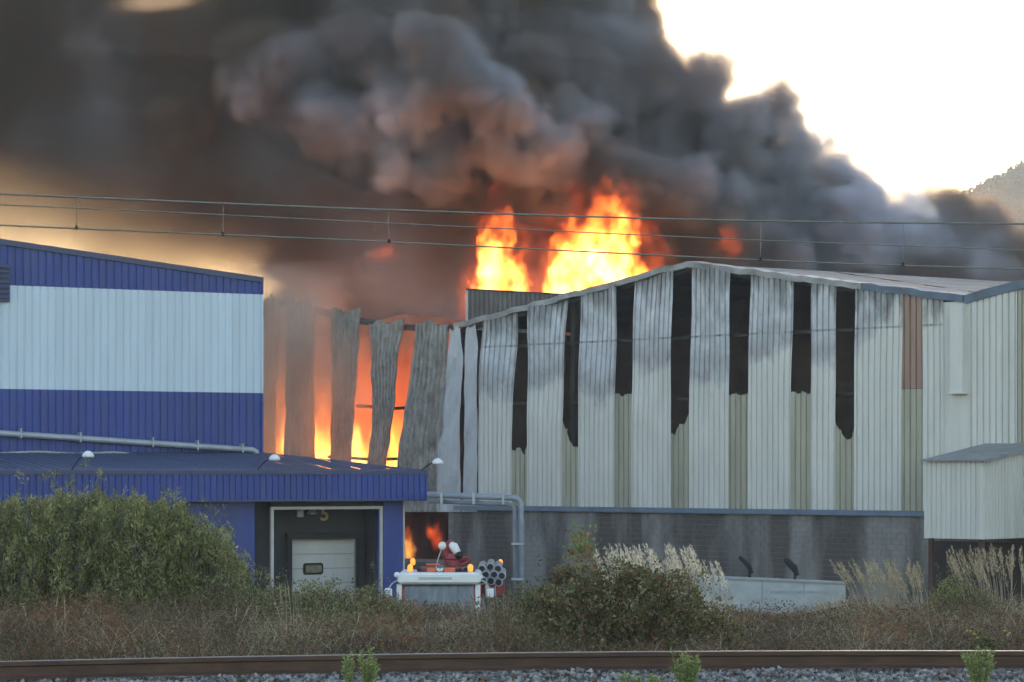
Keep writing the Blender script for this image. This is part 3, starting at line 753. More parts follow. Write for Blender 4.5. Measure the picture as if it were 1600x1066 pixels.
def pipe_frame():
    Y = 76.0
    P = tag(empty('pipe_frame', (img(668, 0, Y)[0], Y, YARD)), 'pair of grey pipes leaving the canopy end and turning down to the yard', 'pipework')
    x0 = P.location.x
    def run(y1, xe, r, dy):
        a = img(667, y1, Y); b = img(xe, y1 + 5, Y); rr = .22
        pts = [(a[0] - x0, dy, a[2]), (b[0] - x0 - rr, dy, b[2])]
        for k in range(1, 7):
            t = k / 6 * math.pi / 2; pts.append((b[0] - x0 - rr + rr * math.sin(t), dy, b[2] - rr + rr * math.cos(t)))
        pts.append((b[0] - x0 + .06, dy, YARD))
        MB(YARD).tube(pts, r, 10).build('pipe', M['pipe'], P, True)
    run(773, 814, .095, 0); run(783, 804, .07, .25)
    for px in (690, 740, 786):
        a = img(px, 778, Y); MB(YARD).box(a[0] - x0 - .04, a[0] - x0 + .04, -.12, .36, a[2] - .2, a[2] + .16).build('clamp', M['galv'], P)
    for px, py in ((813, 850), (813, 905)):
        a = img(px, py, Y); MB(YARD).box(a[0] - x0 - .28, a[0] - x0 + .12, -.11, .34, a[2] - .03, a[2] + .03).build('clamp', M['galv'], P)
pipe_frame()

# ------------------------------------------------------------------ fire engine
def fire_engine():
    Y = 66.0; X = img(686, 0, Y)[0]
    T_ = tag(empty('fire_engine', (X, Y, YARD)), 'red fire engine with white cab roof and roof monitor, parked facing the bank', 'fire engine')
    def z_(py, d=0): return CZ - (py - HY) / F * (Y + d) - YARD
    def x_(px, d=0): return (px - 800) / F * (Y + d) - X
    def b(name, mat, mb, sm=False, par=T_): return mb.build(name, M[mat], par, sm)
    top = z_(895)
    W2 = 1.13
    b('cab', 'red', MB().prismx([(.12, .55), (.0, .75), (.0, 1.75), (.28, 2.9), (2.3, 2.9), (2.3, .55)], -W2 + .03, W2 - .03))
    # white visor over the windscreen, rounded corners
    b('cab_roof', 'white_paint', MB().bevbox(-W2, W2, -.02, 2.35, z_(913), top, .07))
    b('visor_stripe', 'stripe', MB().box(-.55, .35, -.028, -.02, z_(906), z_(902)))
    b('windscreen', 'glass', MB().add([(-W2 + .17, -.012, 1.72), (W2 - .17, -.012, 1.72), (W2 - .2, .258, z_(915)), (-W2 + .2, .258, z_(915)), (-W2 + .17, .02, 1.70), (W2 - .17, .02, 1.70), (W2 - .2, .29, z_(915)), (-W2 + .2, .29, z_(915))],
      [(0, 1, 2, 3), (4, 7, 6, 5), (0, 4, 5, 1), (1, 5, 6, 2), (2, 6, 7, 3), (3, 7, 4, 0)]))
    for s in (-1, 1):
        b('pillar', 'white_paint', MB().add([(s * (W2 - .06) - .07, -.02, 1.7), (s * (W2 - .06) + .05, -.02, 1.7), (s * (W2 - .06) + .05, .25, z_(914)), (s * (W2 - .06) - .09, .25, z_(914)), (s * (W2 - .06) - .07, .1, 1.7), (s * (W2 - .06) + .05, .1, 1.7), (s * (W2 - .06) + .05, .4, z_(914)), (s * (W2 - .06) - .09, .4, z_(914))], [(0, 1, 2, 3), (4, 7, 6, 5), (0, 4, 5, 1), (1, 5, 6, 2), (2, 6, 7, 3), (3, 7, 4, 0)]))
        b('wiper', 'black', MB().tube([(s * .1 - .1, -.03, 1.72), (s * .1 + .3, .08, 2.2)], .015, 4))
        b('door', 'red', MB().bevbox(s * (W2 - .02) - .03, s * (W2 - .02) + .03, .55, 1.5, .8, 2.6, .02))
        b('headlight', 'lamp_white', MB().bevbox(s * .8 - .18, s * .8 + .18, -.06, .02, .85, 1.05, .03))
    b('bumper', 'white_paint', MB().bevbox(-W2, W2, -.2, .15, .4, .75, .05))
    b('grille', 'black', MB().bevbox(-.55, .55, -.03, .02, 1.0, 1.5, .02))
    # mirrors on their arms
    for px, py, ax, s in ((607, 926, 622, -1), (766, 927, 752, 1)):
        mx = x_(px); m = b('mirror', 'white_paint', MB().bevbox(mx - .1, mx + .1, -.1, .0, z_(py + 7), z_(py - 7), .03))
        b('arm', 'trim', MB().tube(smoothpath([(x_(ax), .1, z_(907)), (mx + .12 * (-s), -.02, z_(911)), (mx, -.04, z_(py - 6))], 4), .022, 6), par=m)
    b('marker_lamp', 'lamp_white', MB().lathe((x_(620), .1, z_(899)), [(.03, -.07), (.08, -.04), (.09, .02), (.05, .08)], 10))
    b('marker_lamp', 'lamp_white', MB().lathe((x_(752), .1, z_(902)), [(.02, -.05), (.05, -.03), (.05, .03), (.02, .05)], 10))
    # body behind
    b('body', 'red', MB().bevbox(-W2, W2, 2.5, 7.3, .7, 2.85, .04))
    for s in (-1, 1):
        for k in range(3):
            b('locker_shutter', 'galv', MB().bevbox(s * W2 - .03, s * W2 + .03, 2.7 + k * 1.5, 4.0 + k * 1.5, 1.0, 2.6, .02))
    for s in (-1, 1):
        for yy in (1.35, 5.6):
            w = empty('wheel', (0, 0, 0)); COL.objects.unlink(w); bpy.data.objects.remove(w)
            ty = MB().lathe((s * .95 - .15, yy, .5), [(.3, 0), (.47, 0), (.5, .04), (.5, .26), (.47, .3), (.3, .3)], 22, 'x').build('wheel', M['black'], T_, True)
            MB().lathe((s * .95 - .16, yy, .5), [(.08, 0), (.29, 0), (.3, .05), (.3, .27), (.29, .32), (.08, .32)], 16, 'x').build('rim', M['chrome'], ty)
    # equipment on the roof: orange boxes, red deck, monitor
    zr = top
    b('roof_deck', 'deck', MB().bevbox(x_(655, 1), x_(742, 1), .5, 2.2, zr - .02, z_(887, 1), .03))
    b('roof_box', 'orange', MB().bevbox(x_(666), x_(681), .25, .9, zr - .01, z_(889), .02))
    b('roof_box', 'orange', MB().bevbox(x_(693), x_(711), .25, .9, zr - .01, z_(889), .02))
    b('rail_bar', 'orange', MB().tube([(x_(664), .9, z_(884)), (x_(686), .9, z_(884))], .025, 6))
    b('spot_lamp', 'chrome', MB().lathe((x_(687), .2, z_(889)), [(.03, .1), (.09, .06), (.1, -.02), (.085, -.03), (.03, -.01)], 12, 'y'))
    for px in (654, 718, 727):
        b('horn', 'black', MB().lathe((x_(px), .3, z_(891)), [(.06, -.06), (.065, 0), (.03, .1), (.02, .3)], 10, 'y'))
    mon = b('monitor', 'monitor_red', MB().lathe((x_(708, 2), 2.0, zr - .05), [(.28, 0), (.3, .1), (.2, .16), (.2, .32), (.26, .36), (.22, .5), (.1, .55)], 14))
    P = lambda px, py, d=2.0: (x_(px, d), d, z_(py, d))
    b('swan_neck', 'monitor_red', MB().tube(smoothpath([P(706, 885), P(700, 872), P(696, 862), P(702, 852), P(708, 853)], 5), [.16] * 5 + [.13] * 16, 10), True, mon)
    b('barrel', 'white_paint', MB().tube([P(704, 851, 1.95), P(709, 854, 1.9), P(716, 866, 1.8)], [.09, .13, .10], 12), True, mon)
    b('nozzle', 'black', MB().tube([P(716, 865, 1.8), P(719, 871, 1.75)], [.11, .09], 12), True, mon)
    b('valve', 'white_paint', MB().lathe(P(691, 853, 1.9), [(.02, -.1), (.11, -.08), (.12, .06), (.05, .12)], 10, 'y'), True, mon)
    b('side_frame', 'monitor_red', MB().tube(smoothpath([P(694, 868), P(702, 880), P(712, 885), P(733, 876), P(728, 872), P(712, 876), P(702, 866)], 4), .06, 6), False, mon)
    b('hose', 'trim', MB().tube(smoothpath([P(690, 858, 1.2), P(684, 875, 1.2), P(681, 889, 1.2)], 4), .015, 5), False, mon)
    # lit amber beacons: two on the cab, two on the body behind
    for px, py, d, r in ((641, 888, .4, .075), (735, 888, .4, .075), (645, 878, 6.5, .075), (782, 879, 6.5, .065)):
        c = (x_(px, d), d, z_(py, d))
        bc = b('beacon', 'beacon', MB().lathe(c, [(r * .7, -r * 1.3), (r, -r * .8), (r, r * .7), (r * .6, r * 1.3), (r * .1, r * 1.5)], 12), True)
        MB().lathe((c[0], c[1], c[2] - r * 1.3 - .06), [(r * .9, 0), (r * .95, .05), (r * .6, .06)], 10).build('beacon_base', M['black'], bc)
        if d > 3: MB().tube([(c[0], c[1], c[2] - r * 1.3 - .05), (c[0] * .93, c[1], 2.8)], .03, 6).build('mast', M['black'], bc)
    # bundle of suction hoses seen end-on
    k = 0
    for (px, py) in ((757, 889), (770, 886), (782, 889), (763, 898), (776, 898), (788, 900), (758, 907), (771, 908), (783, 910)):
        d = 2.8 + .1 * (k % 3); k += 1
        c = P(px - 4, py, d)
        m = MB(); n = 12; L = 3.2
        m.lathe(c, [(.085, 0), (.125, -.01), (.13, .02), (.12, .06), (.12, L), (.08, L), (.08, .1), (.07, .08)], n, 'y'); b('suction_hose', 'galv', m, True)
        MB().lathe((c[0], c[1] - .004, c[2]), [(.01, 0), (.088, 0), (.088, .03), (.01, .03)], n, 'y').build('hose_mouth', M['black'], T_)
    b('hose_rack', 'red', MB().box(x_(752, 3), x_(788, 3), 3.2, 5.8, 2.55, z_(912, 3)))
    b('side_reel', 'trim', MB().lathe((W2 + .1, 2.6, z_(925, 2.6)), [(.05, 0), (.2, 0), (.2, .08), (.12, .1), (.12, .25), (.2, .28), (.05, .3)], 14, 'x'))
M['stripe'] = plain('grey_green_stripe', (.45, .52, .50), .5, var=.2)
M['deck'] = plain('dark_red_deck', (.16, .05, .045), .6, var=.4)
M['monitor_red'] = plain('dark_red_enamel', (.23, .018, .03), .4, var=.3)
fire_engine()

# ------------------------------------------------------------------ low white wall with two slanted black lamps
def barrier():
    Y = 62.0; a, b_ = img(1060, 902, Y), img(1322, 913, Y)
    Bt = tag(empty('yard_wall', (a[0], Y, YARD)), 'low whitewashed yard wall showing behind the dry grass', 'wall')
    L = b_[0] - a[0]; n = 4
    for k in range(n):
        x0, x1 = L * k / n, L * (k + 1) / n - .012
        z0, z1 = a[2] + (b_[2] - a[2]) * k / n, a[2] + (b_[2] - a[2]) * (k + 1) / n
        MB(YARD).prism([(x0, YARD), (x1, YARD), (x1, z1), (x0, z0)], 0, .25).build('wall_panel', M['barrier'], Bt)
    MB(YARD).prism([(-.02, a[2] + .004), (L + .02, b_[2] + .004), (L + .02, b_[2] + .06), (-.02, a[2] + .07)], -.05, .3).build('coping', M['coping'], Bt)
    s = img(1240, 925, Y)
    MB(YARD).box(s[0] - a[0] - .6, s[0] - a[0] + .9, -.006, .0, s[2] - .05, s[2] + .03).build('painted_band', M['coping'], Bt)
    for px, py, lab in ((1168, 884, 'thin slanted black lamp head on the white yard wall'), (1239, 887, 'broad slanted black lamp head on the white yard wall')):
        p = img(px, py, Y); base = img(px + 4, 906, Y); w = .065 if px < 1200 else .10
        l = tag(empty('wall_lamp', (base[0], Y + .12, base[2])), lab, 'lamp')
        h = p[2] - base[2]
        MB().tube([(0, 0, -.08), (0, 0, h - .12)], .035, 6).build('post', M['black'], l)
        MB().tube([(.06, 0, h - .2), (-.02, 0, h - .02), (-.2, 0, h + .16), (-.27, 0, h + .22)], [.05, w, w * .9, .04], 8).build('lamp_head', M['black'], l)
M['coping'] = plain('grey_coping', (.30, .33, .36), .8, var=.2)
barrier()

# ------------------------------------------------------------------ railway: rails, ballast, overhead line
def rail_y(x, off=0): return 24.0 + .1416 * x - .0183 * x * x * (1 if abs(x) < 7 else 7 / abs(x) * (2 - 7 / abs(x))) + off
def rail(off, ztop, label):
    pr = [(-.065, 0), (.065, 0), (.065, .012), (.02, .03), (.009, .05), (.009, .115), (.034, .128), (.036, .16), (.028, .17), (-.028, .17), (-.036, .16), (-.034, .128), (-.009, .115), (-.009, .05), (-.02, .03), (-.065, .012)]
    xs = [x * .5 for x in range(-28, 29)]; n = len(pr)
    Rl = tag(empty('rail', (0, rail_y(0, off), ztop - .17)), label, 'rail', 'rails of the near track')
    vs = []
    for x in xs:
        for a, h in pr: vs.append((x, rail_y(x, off) - rail_y(0, off) + a, h))
    fs = [(i * n + k, i * n + (k + 1) % n, (i + 1) * n + (k + 1) % n, (i + 1) * n + k) for i in range(len(xs) - 1) for k in range(n)]
    me = bpy.data.meshes.new('rail_section'); me.from_pydata(vs, [], [f[::-1] for f in fs]); link('rail_section', me, M['rust'], Rl)
    m = MB(); v = []
    for x in xs:
        yy = rail_y(x, off) - rail_y(0, off); v += [(x, yy - .030, .168), (x, yy - .026, .1735), (x, yy + .026, .1735), (x, yy + .030, .168)]
    m.add(v, [(i * 4 + k, i * 4 + (k + 1) % 4, i * 4 + 4 + (k + 1) % 4, i * 4 + 4 + k)[::-1] for i in range(len(xs) - 1) for k in range(4)])
    m.build('running_surface', M['rail_head'], Rl)
rail(0, -.17, 'rusty brown rail with polished top, raised above grey ballast')
rail(1.52, -.29, 'lower rusty rail hidden behind the raised rail beside the brown scrub')

def ballast():
    base = []
    d = np.array([(a, b, c) for a in (-1, 0, 1) for b in (-1, 0, 1) for c in (-1, 0, 1) if abs(a) + abs(b) + abs(c) == 1], float)
    fc = []
    o = [(1, 0, 0), (-1, 0, 0), (0, 1, 0), (0, -1, 0), (0, 0, 1), (0, 0, -1)]
    tri = [(0, 2, 4), (2, 1, 4), (1, 3, 4), (3, 0, 4), (2, 0, 5), (1, 2, 5), (3, 1, 5), (0, 3, 5)]
    N = 15000; V = np.zeros((N, 6, 3), np.float32); C = np.zeros((N, 6, 4), np.float32)
    x = rng.uniform(-7.5, 7.5, N); y = rng.uniform(-3.2, 1.4, N)
    for k in range(N):
        q = rng.normal(size=(3, 3)); q, _ = np.linalg.qr(q); s = rng.uniform(.018, .036) * rng.uniform(.7, 1.25, 3)
        p = (np.array(o, float) * s + rng.normal(size=(6, 3)) * .004) @ q
        yy = rail_y(x[k]) + y[k]
        zz = -.385 + rng.uniform(-.015, .03) - max(0, y[k]) * .06 - max(0, -y[k] - .8) * .05 + .025 * math.sin(x[k] * 3.1) * math.sin(yy * 4)
        V[k] = p + (x[k], yy, zz)
        g = rng.uniform(.15, .48); C[k, :, :3] = np.array((g, g * .98, g * rng.uniform(.92, 1.05))); C[k, :, 3] = 1
        if rng.random() < .12: C[k, :, :3] = np.array((.2, .14, .10)) * rng.uniform(.6, 1.2)
    fs = [(6 * k + a, 6 * k + b, 6 * k + c) for k in range(N) for a, b, c in tri]
    me = bpy.data.meshes.new('ballast'); me.from_pydata(V.reshape(-1, 3).tolist(), [], fs)
    a = me.attributes.new('col', 'FLOAT_COLOR', 'POINT'); a.data.foreach_set('color', C.ravel())
    tag(link('ballast', me, M['stone']), 'grey crushed stone ballast around the rails', 'ballast', kind='stuff')
    # bed under the stones
    xs = [x_ * .5 for x_ in range(-30, 31)]; vs = []; n = 5
    for x_ in xs:
        for dy, z in ((-4.2, -.54), (-3.0, -.46), (-.9, -.40), (.3, -.40), (3.0, -.54)): vs.append((x_, rail_y(x_) + dy, z))
    fs = [(i * n + k, (i + 1) * n + k, (i + 1) * n + k + 1, i * n + k + 1) for i in range(len(xs) - 1) for k in range(n - 1)]
    me = bpy.data.meshes.new('track_bed'); me.from_pydata(vs, [], fs)
    tag(link('track_bed', me, M['bed']), 'stony bed under the track', kind='structure')
M['bed'] = plain('dark_ballast_bed', (.12, .115, .11), .95, var=.4, scale=(12, 12, 12))
ballast()

def overhead():
    def wire_pts(P, z):
        out = []
        for px, py in P:
            Y = (z - CZ) * F / (HY - py); out.append(((px - 800) / F * Y, Y, z))
        a, b = Vector(out[0]), Vector(out[1]); pre = [tuple(a - (b - a).normalized() * 12)]
        a, b = Vector(out[-1]), Vector(out[-2]); post = [tuple(a - (b - a).normalized() * 12)]
        return smoothpath(pre + out + post, 6)
    top = [(0, 303), (350, 318), (605, 328), (1000, 341), (1300, 347), (1600, 350)]
    con = [(0, 352), (350, 367), (605, 378), (1050, 400), (1300, 411), (1600, 421)]
    Ct = tag(empty('catenary', (0, 26.5, 3.9)), 'railway catenary of two wires joined by thin vertical droppers', 'overhead line')
    def loc(ps): return [(p[0], p[1] - 26.5, p[2] - 3.9) for p in ps]
    MB().tube(loc(wire_pts(top, 4.52)), .011, 6).build('messenger_wire', M['wire'], Ct)
    def con_pts():
        out = []
        for px, py in con:
            pt = np.interp(px, [p[0] for p in top], [p[1] for p in top]); Y = 2.92 * F / (HY - pt)
            out.append(img(px, py, Y))
        a, b = Vector(out[0]), Vector(out[1]); pre = [tuple(a - (b - a).normalized() * 12)]
        a, b = Vector(out[-1]), Vector(out[-2]); post = [tuple(a - (b - a).normalized() * 12)]
        return smoothpath(pre + out + post, 6)
    MB().tube(loc(con_pts()), .009, 6).build('contact_wire', M['wire'], Ct)
    for px in (120, 349, 606, 1189, 1412):
        pt = np.interp(px, [p[0] for p in top], [p[1] for p in top]); pc = np.interp(px, [p[0] for p in con], [p[1] for p in con])
        Y = 2.92 * F / (HY - pt); a = img(px, pt, Y); b = img(px + (2 if px == 606 else -1), pc, Y)
        d = MB().tube(loc([a, b]), .004, 5).build('dropper', M['wire'], Ct)
        c = loc([b])[0]; MB().prism([(c[0] - .022, c[2] - .012), (c[0] + .022, c[2] - .012), (c[0] + .006, c[2] + .035), (c[0] - .006, c[2] + .035)], c[1] - .01, c[1] + .01).build('clamp', M['black'], d)
    mid = [(0, 320), (250, 331), (450, 341), (800, 358), (1200, 376), (1600, 391)]
    pts = []
    for px, py in mid:
        Y = (4.55 - CZ) * F / (HY - py); pts.append(((px - 800) / F * Y, Y, 4.55))
    a, b = Vector(pts[0]), Vector(pts[1]); pts = [tuple(a - (b - a).normalized() * 12)] + pts
    a, b = Vector(pts[-1]), Vector(pts[-2]); pts = pts + [tuple(a - (b - a).normalized() * 12)]
    tag(MB().tube(smoothpath(pts, 6), .007, 6).build('feeder_wire', M['wire']), 'single thin wire strung between the two catenary wires', 'wire')
overhead()

# ------------------------------------------------------------------ vegetation
def color_attr(me, C):
    a = me.attributes.new('col', 'FLOAT_COLOR', 'POINT'); a.data.foreach_set('color', np.ascontiguousarray(C, dtype=np.float32).ravel())
def unit(v): return v / np.maximum(np.linalg.norm(v, axis=-1, keepdims=True), 1e-6)
def leaf_mesh(name, P, D, L, Wd, C):
    """one folded leaf face per point: base P, direction D, length L, width Wd, colour C"""
    n = len(P); D = unit(D); S = unit(np.cross(D, unit(rng.normal(size=(n, 3))))); Nn = np.cross(D, S)
    mid = P + D * (L * .45)[:, None]
    V = np.stack([P, mid + S * (Wd * .5)[:, None] + Nn * (Wd * .12)[:, None], P + D * L[:, None], mid - S * (Wd * .5)[:, None] + Nn * (Wd * .12)[:, None]], 1)
    me = bpy.data.meshes.new(name); me.vertices.add(4 * n); me.vertices.foreach_set('co', V.astype(np.float32).ravel())
    me.loops.add(4 * n); me.loops.foreach_set('vertex_index', np.arange(4 * n, dtype=np.int32))
    me.polygons.add(n); me.polygons.foreach_set('loop_start', np.arange(0, 4 * n, 4, dtype=np.int32)); me.polygons.foreach_set('loop_total', np.full(n, 4, np.int32))
    me.update(calc_edges=True); C = np.asarray(C, np.float32)
    color_attr(me, np.repeat(np.concatenate([C, np.ones((n, 1), np.float32)], 1)[:, None, :], 4, 1)); return me
def blade_mesh(name, P, D, L, Wd, C, droop):
    """curved tapered blades: 7 vertices, 2 quads and a tip"""
    n = len(P); D = unit(D); out = np.stack([D[:, 0], D[:, 1], np.zeros(n)], 1) + rng.normal(size=(n, 3)) * .15; out[:, 2] = 0
    out = unit(out); S = unit(np.cross(D, rng.normal(size=(n, 3)))); rows = []
    for t, w in ((0, 1), (.4, .8), (.75, .5), (1, 0)):
        c = P + D * (L * t)[:, None] + out * (L * droop * t * t * .6)[:, None]; c[:, 2] -= L * droop * t * t * .45
        if w: rows += [c - S * (Wd * w * .5)[:, None], c + S * (Wd * w * .5)[:, None]]
        else: rows += [c]
    V = np.stack(rows, 1)
    me = bpy.data.meshes.new(name); me.vertices.add(7 * n); me.vertices.foreach_set('co', V.astype(np.float32).ravel())
    idx = np.array([0, 1, 3, 2, 2, 3, 5, 4, 4, 5, 6]); li = (np.arange(n)[:, None] * 7 + idx).ravel()
    me.loops.add(11 * n); me.loops.foreach_set('vertex_index', li.astype(np.int32))
    ls = (np.arange(n)[:, None] * 11 + np.array([0, 4, 8])).ravel(); lt = np.tile([4, 4, 3], n)
    me.polygons.add(3 * n); me.polygons.foreach_set('loop_start', ls.astype(np.int32)); me.polygons.foreach_set('loop_total', lt.astype(np.int32))
    me.update(calc_edges=True); C = np.asarray(C, np.float32)
    color_attr(me, np.repeat(np.concatenate([C, np.ones((n, 1), np.float32)], 1)[:, None, :], 7, 1)); return me
def pick(pal, n, var=.25):
    pal = np.array(pal) * 1.7; c = pal[rng.integers(0, len(pal), n)]
    return c * rng.uniform(1 - var, 1 + var, (n, 1))
GREEN = [(.16, .17, .09), (.115, .120, .045), (.13, .132, .05), (.09, .098, .04), (.17, .165, .075), (.15, .145, .08)]
OLIVE = [(.075, .085, .038), (.075, .07, .035), (.045, .055, .028), (.10, .085, .04), (.08, .05, .03)]
BROWN = [(.10, .062, .040), (.125, .078, .048), (.07, .046, .034), (.15, .095, .055), (.09, .064, .045)]
RUST = [(.16, .07, .035), (.13, .06, .03), (.18, .09, .05)]
TAN = [(.24, .19, .12), (.30, .25, .17), (.19, .15, .10), (.34, .30, .22)]
PALE = [(.50, .45, .36), (.56, .51, .42), (.44, .38, .30)]

def ground_z(y): return float(np.interp(y, [20.5, 26.8, 30, 35, 40, 47], [-.5, -.52, -.45, -.5, -1.6, YARD]))

def top_row(px):   # photo row of the scrub line along the bank
    return np.interp(px, [-100, 350, 420, 480, 560, 640, 700, 760, 820, 860, 1120, 1160, 1250, 1330, 1450, 1520, 1600, 1700],
                     [905, 905, 912, 906, 912, 930, 938, 936, 922, 930, 935, 950, 945, 930, 932, 918, 925, 920])

def scrub():
    """the dry growth that covers the bank: nobody could count it"""
    # fine dead stems and grass
    n = 60000
    Y = rng.uniform(26.6, 34.5, n); X = rng.uniform(-1, 1, n) * (Y * .235 + .3)
    px = 800 + X / Y * F; zt = CZ - (top_row(px) - HY) / F * 31.0
    g = np.array([ground_z(q) for q in Y])
    clump = np.sin(X * 2.3 + Y) * np.sin(X * 5.1 - Y * 2.2) * .5 + .5
    H = (zt - g) * (.45 + .75 * clump * rng.random(n)) * np.clip((Y - 25.8) / 2.2, .35, 1)
    D = np.stack([rng.normal(-.05, .35, n), rng.normal(0, .35, n), np.ones(n)], 1)
    C = pick(BROWN * 2 + TAN + RUST[:1] + OLIVE[:2], n)
    pt = .5 + .5 * np.sin(X * 1.7 + 2) * np.sin(Y * 1.3 + X * .6)
    C *= (.7 + .6 * pt)[:, None]
    pa = np.sin(X * 1.1 + .7 * Y) + np.sin(X * 2.9 - Y * 1.1 + 2) * .7 + np.sin(X * 6.3 + Y * 2) * .4
    k = (pa > .9) & (rng.random(n) < .6); C[k] = pick(RUST + BROWN[:1], int(k.sum()), .3)
    k = (pa < -.9) & (rng.random(n) < .7); C[k] = pick([(.055, .042, .034), (.07, .05, .04)], int(k.sum()), .3); H[k] *= .75
    lt = (rng.random(n) < .18) & (np.sin(X * .9 + 4) + np.sin(X * 2.7 + Y) > .2); C[lt] = pick(TAN, int(lt.sum()), .25); H[lt] *= 1.15
    me = blade_mesh('dry_grass', np.stack([X, Y, g], 1), D, H, rng.uniform(.004, .010, n), C, rng.uniform(.1, .8, n))
    tag(link('dry_grass', me, M['grass']), 'brown dry grass and dead stems covering the railway bank', 'dry grass', kind='stuff')
    # bramble leaves among it
    n = 70000
    Y = rng.uniform(26.4, 34, n); X = rng.uniform(-1, 1, n) * (Y * .235 + .3); px = 800 + X / Y * F
    g = np.array([ground_z(q) for q in Y]); zt = CZ - (top_row(px) + 8 - HY) / F * 30.5
    den = np.sin(X * 1.9 + 1.3) * np.sin(Y * 1.4 + X) + .5 * np.sin(X * 4.7 - Y)
    Z = g + (zt - g) * rng.random(n) ** .8 * np.clip((Y - 25.6) / 2.2, .4, 1) * (.75 + .2 * den)
    D = rng.normal(size=(n, 3)); D[:, 2] = abs(D[:, 2]) * .4
    C = pick(BROWN * 3 + OLIVE * 2, n)
    leafy = ((px > 400) & (px < 640)) | ((px > 800) & (px < 900)); sel = leafy & (Z > zt - .35) & (rng.random(n) < .75)
    C[sel] = pick(GREEN + OLIVE, int(sel.sum()))
    fern = (((px > 50) & (px < 180)) | ((px > 560) & (px < 660)) | ((px > 1340) & (px < 1420))) & (rng.random(n) < .5) & (Z > zt - .4); C[fern] = pick(RUST, int(fern.sum()))
    me = leaf_mesh('bramble', np.stack([X, Y, Z], 1), D, rng.uniform(.02, .055, n), rng.uniform(.012, .03, n), C)
    tag(link('bramble', me, M['leaf']), 'low brown and green bramble tangled through the dry grass', 'bramble', kind='stuff')
scrub()

def shrub(px0, px1, toprow, Y, label, twigs, pal, base_row, leaf=(.03, .09), wr=.28, up=1.0, dy=.8, per=30, name='leafy_shrub', tw=(.14, .5)):
    """a shrub made of many leafy twigs that fill the outline toprow(px) and stick out of it"""
    xm = img((px0 + px1) / 2, 0, Y)[0]; g = ground_z(Y); o = np.array((xm, Y, g))
    S_ = tag(empty(name, (xm, Y, g)), label, 'shrub')
    px = rng.uniform(px0, px1, twigs); top = np.array([toprow(p) for p in px])
    # uneven crown: lobes and hollows
    top = top + 7 * np.sin(px * .071 + px0) + 7 * np.sin(px * .19 + 1) + 10 - np.where(rng.random(twigs) < .12, np.abs(rng.normal(0, 24, twigs)), 0)
    q = rng.random(twigs) ** 1.25; py = top + 6 + (base_row + 25 - top) * q
    edge = np.clip(np.minimum(px - px0, px1 - px) / ((px1 - px0) * .3), 0, 1) ** .5
    yy = Y + rng.uniform(-1, 1, twigs) * dy * (.35 + .65 * edge) * (.4 + .6 * np.sqrt(q))
    L = rng.uniform(*tw, twigs); ax = unit(np.stack([rng.normal(.05, .5, twigs), rng.normal(-.1, .45, twigs), np.full(twigs, .25 + .9 * up) + rng.normal(0, .2, twigs)], 1))
    tip = np.stack([(px - 800) / F * yy, yy, CZ - (py - HY) / F * yy], 1)
    tip[:, 2] = np.maximum(tip[:, 2], g + .12); base = tip - ax * L[:, None]
    hol = (np.sin(px * .083 + px0) * np.sin(py * .075 + px * .02) > -.45) | (rng.random(twigs) < .25)
    px, py, q, yy, L, ax, tip, base = (w[hol] for w in (px, py, q, yy, L, ax, tip, base)); twigs = len(px)
    tone = rng.uniform(.55, 1.45, twigs)
    mb = MB()
    for k in rng.choice(twigs, min(twigs, 220), replace=False):
        r0 = np.array((xm + (base[k][0] - xm) * .7, Y + (base[k][1] - Y) * .5, g - .03)); md = (r0 + base[k]) / 2 + rng.normal(0, .03, 3)
        mb.tube([tuple(r0 - o), tuple(md - o), tuple(base[k] - o), tuple(tip[k] - o)], [.009, .007, .004, .0015], 4, False)
    mb.build('stems', M['stem'], S_)
    n = twigs * per; idx = np.repeat(np.arange(twigs), per); t = rng.random(n)
    P = base[idx] + (tip - base)[idx] * t[:, None]
    rad = unit(rng.normal(size=(n, 3))); P = P + rad * (rng.random(n) * .018 + .05 * (1 - t) * rng.random(n))[:, None]
    Dr = rad * .8 + ax[idx] * (.35 + .5 * up) + rng.normal(size=(n, 3)) * .15
    C = pick(pal, n, .22) * tone[idx][:, None] * 1.15
    keep = P[:, 2] > g + .02; P = P - o; Lf = rng.uniform(*leaf, n) * (1.1 - .5 * t)
    me = leaf_mesh('foliage', P[keep], Dr[keep], Lf[keep], (Lf * wr * rng.uniform(.7, 1.3, n))[keep], C[keep])
    link('foliage', me, M['leaf'], S_); return S_
M['stem'] = plain('brown_twig', (.07, .05, .035), .9, var=.3)
IP = lambda xs, ys: (lambda px: float(np.interp(px, xs, ys)))
shrub(-90, 165, IP([-90, 0, 60, 100, 140, 165], [785, 775, 757, 752, 745, 758]), 32.6, 'grey-green willowy shrub rising highest in front of the blue dock fascia', 2600, GREEN, 925, name='willowy_shrub', dy=1.0)
shrub(140, 290, IP([140, 160, 200, 240, 290], [752, 750, 762, 766, 775]), 32.2, 'grey-green willowy shrub between the highest shrub and the sloping shrub', 1500, GREEN, 925, name='willowy_shrub')
shrub(250, 400, IP([250, 290, 330, 360, 400], [772, 780, 792, 832, 895]), 32.4, 'grey-green shrub sloping down towards the dark dock opening', 1250, GREEN, 930, name='willowy_shrub')
shrub(330, 480, IP([330, 370, 420, 480], [868, 880, 900, 915]), 31.4, 'low trailing green shrub at the foot of the dock door', 520, GREEN + OLIVE, 940, (.025, .05), .4, .5, name='trailing_shrub')
shrub(440, 640, IP([440, 480, 520, 560, 640], [905, 890, 897, 897, 920]), 31.0, 'low leafy green shrub below the dock door', 560, GREEN + OLIVE, 945, (.025, .05), .45, .5, name='trailing_shrub')
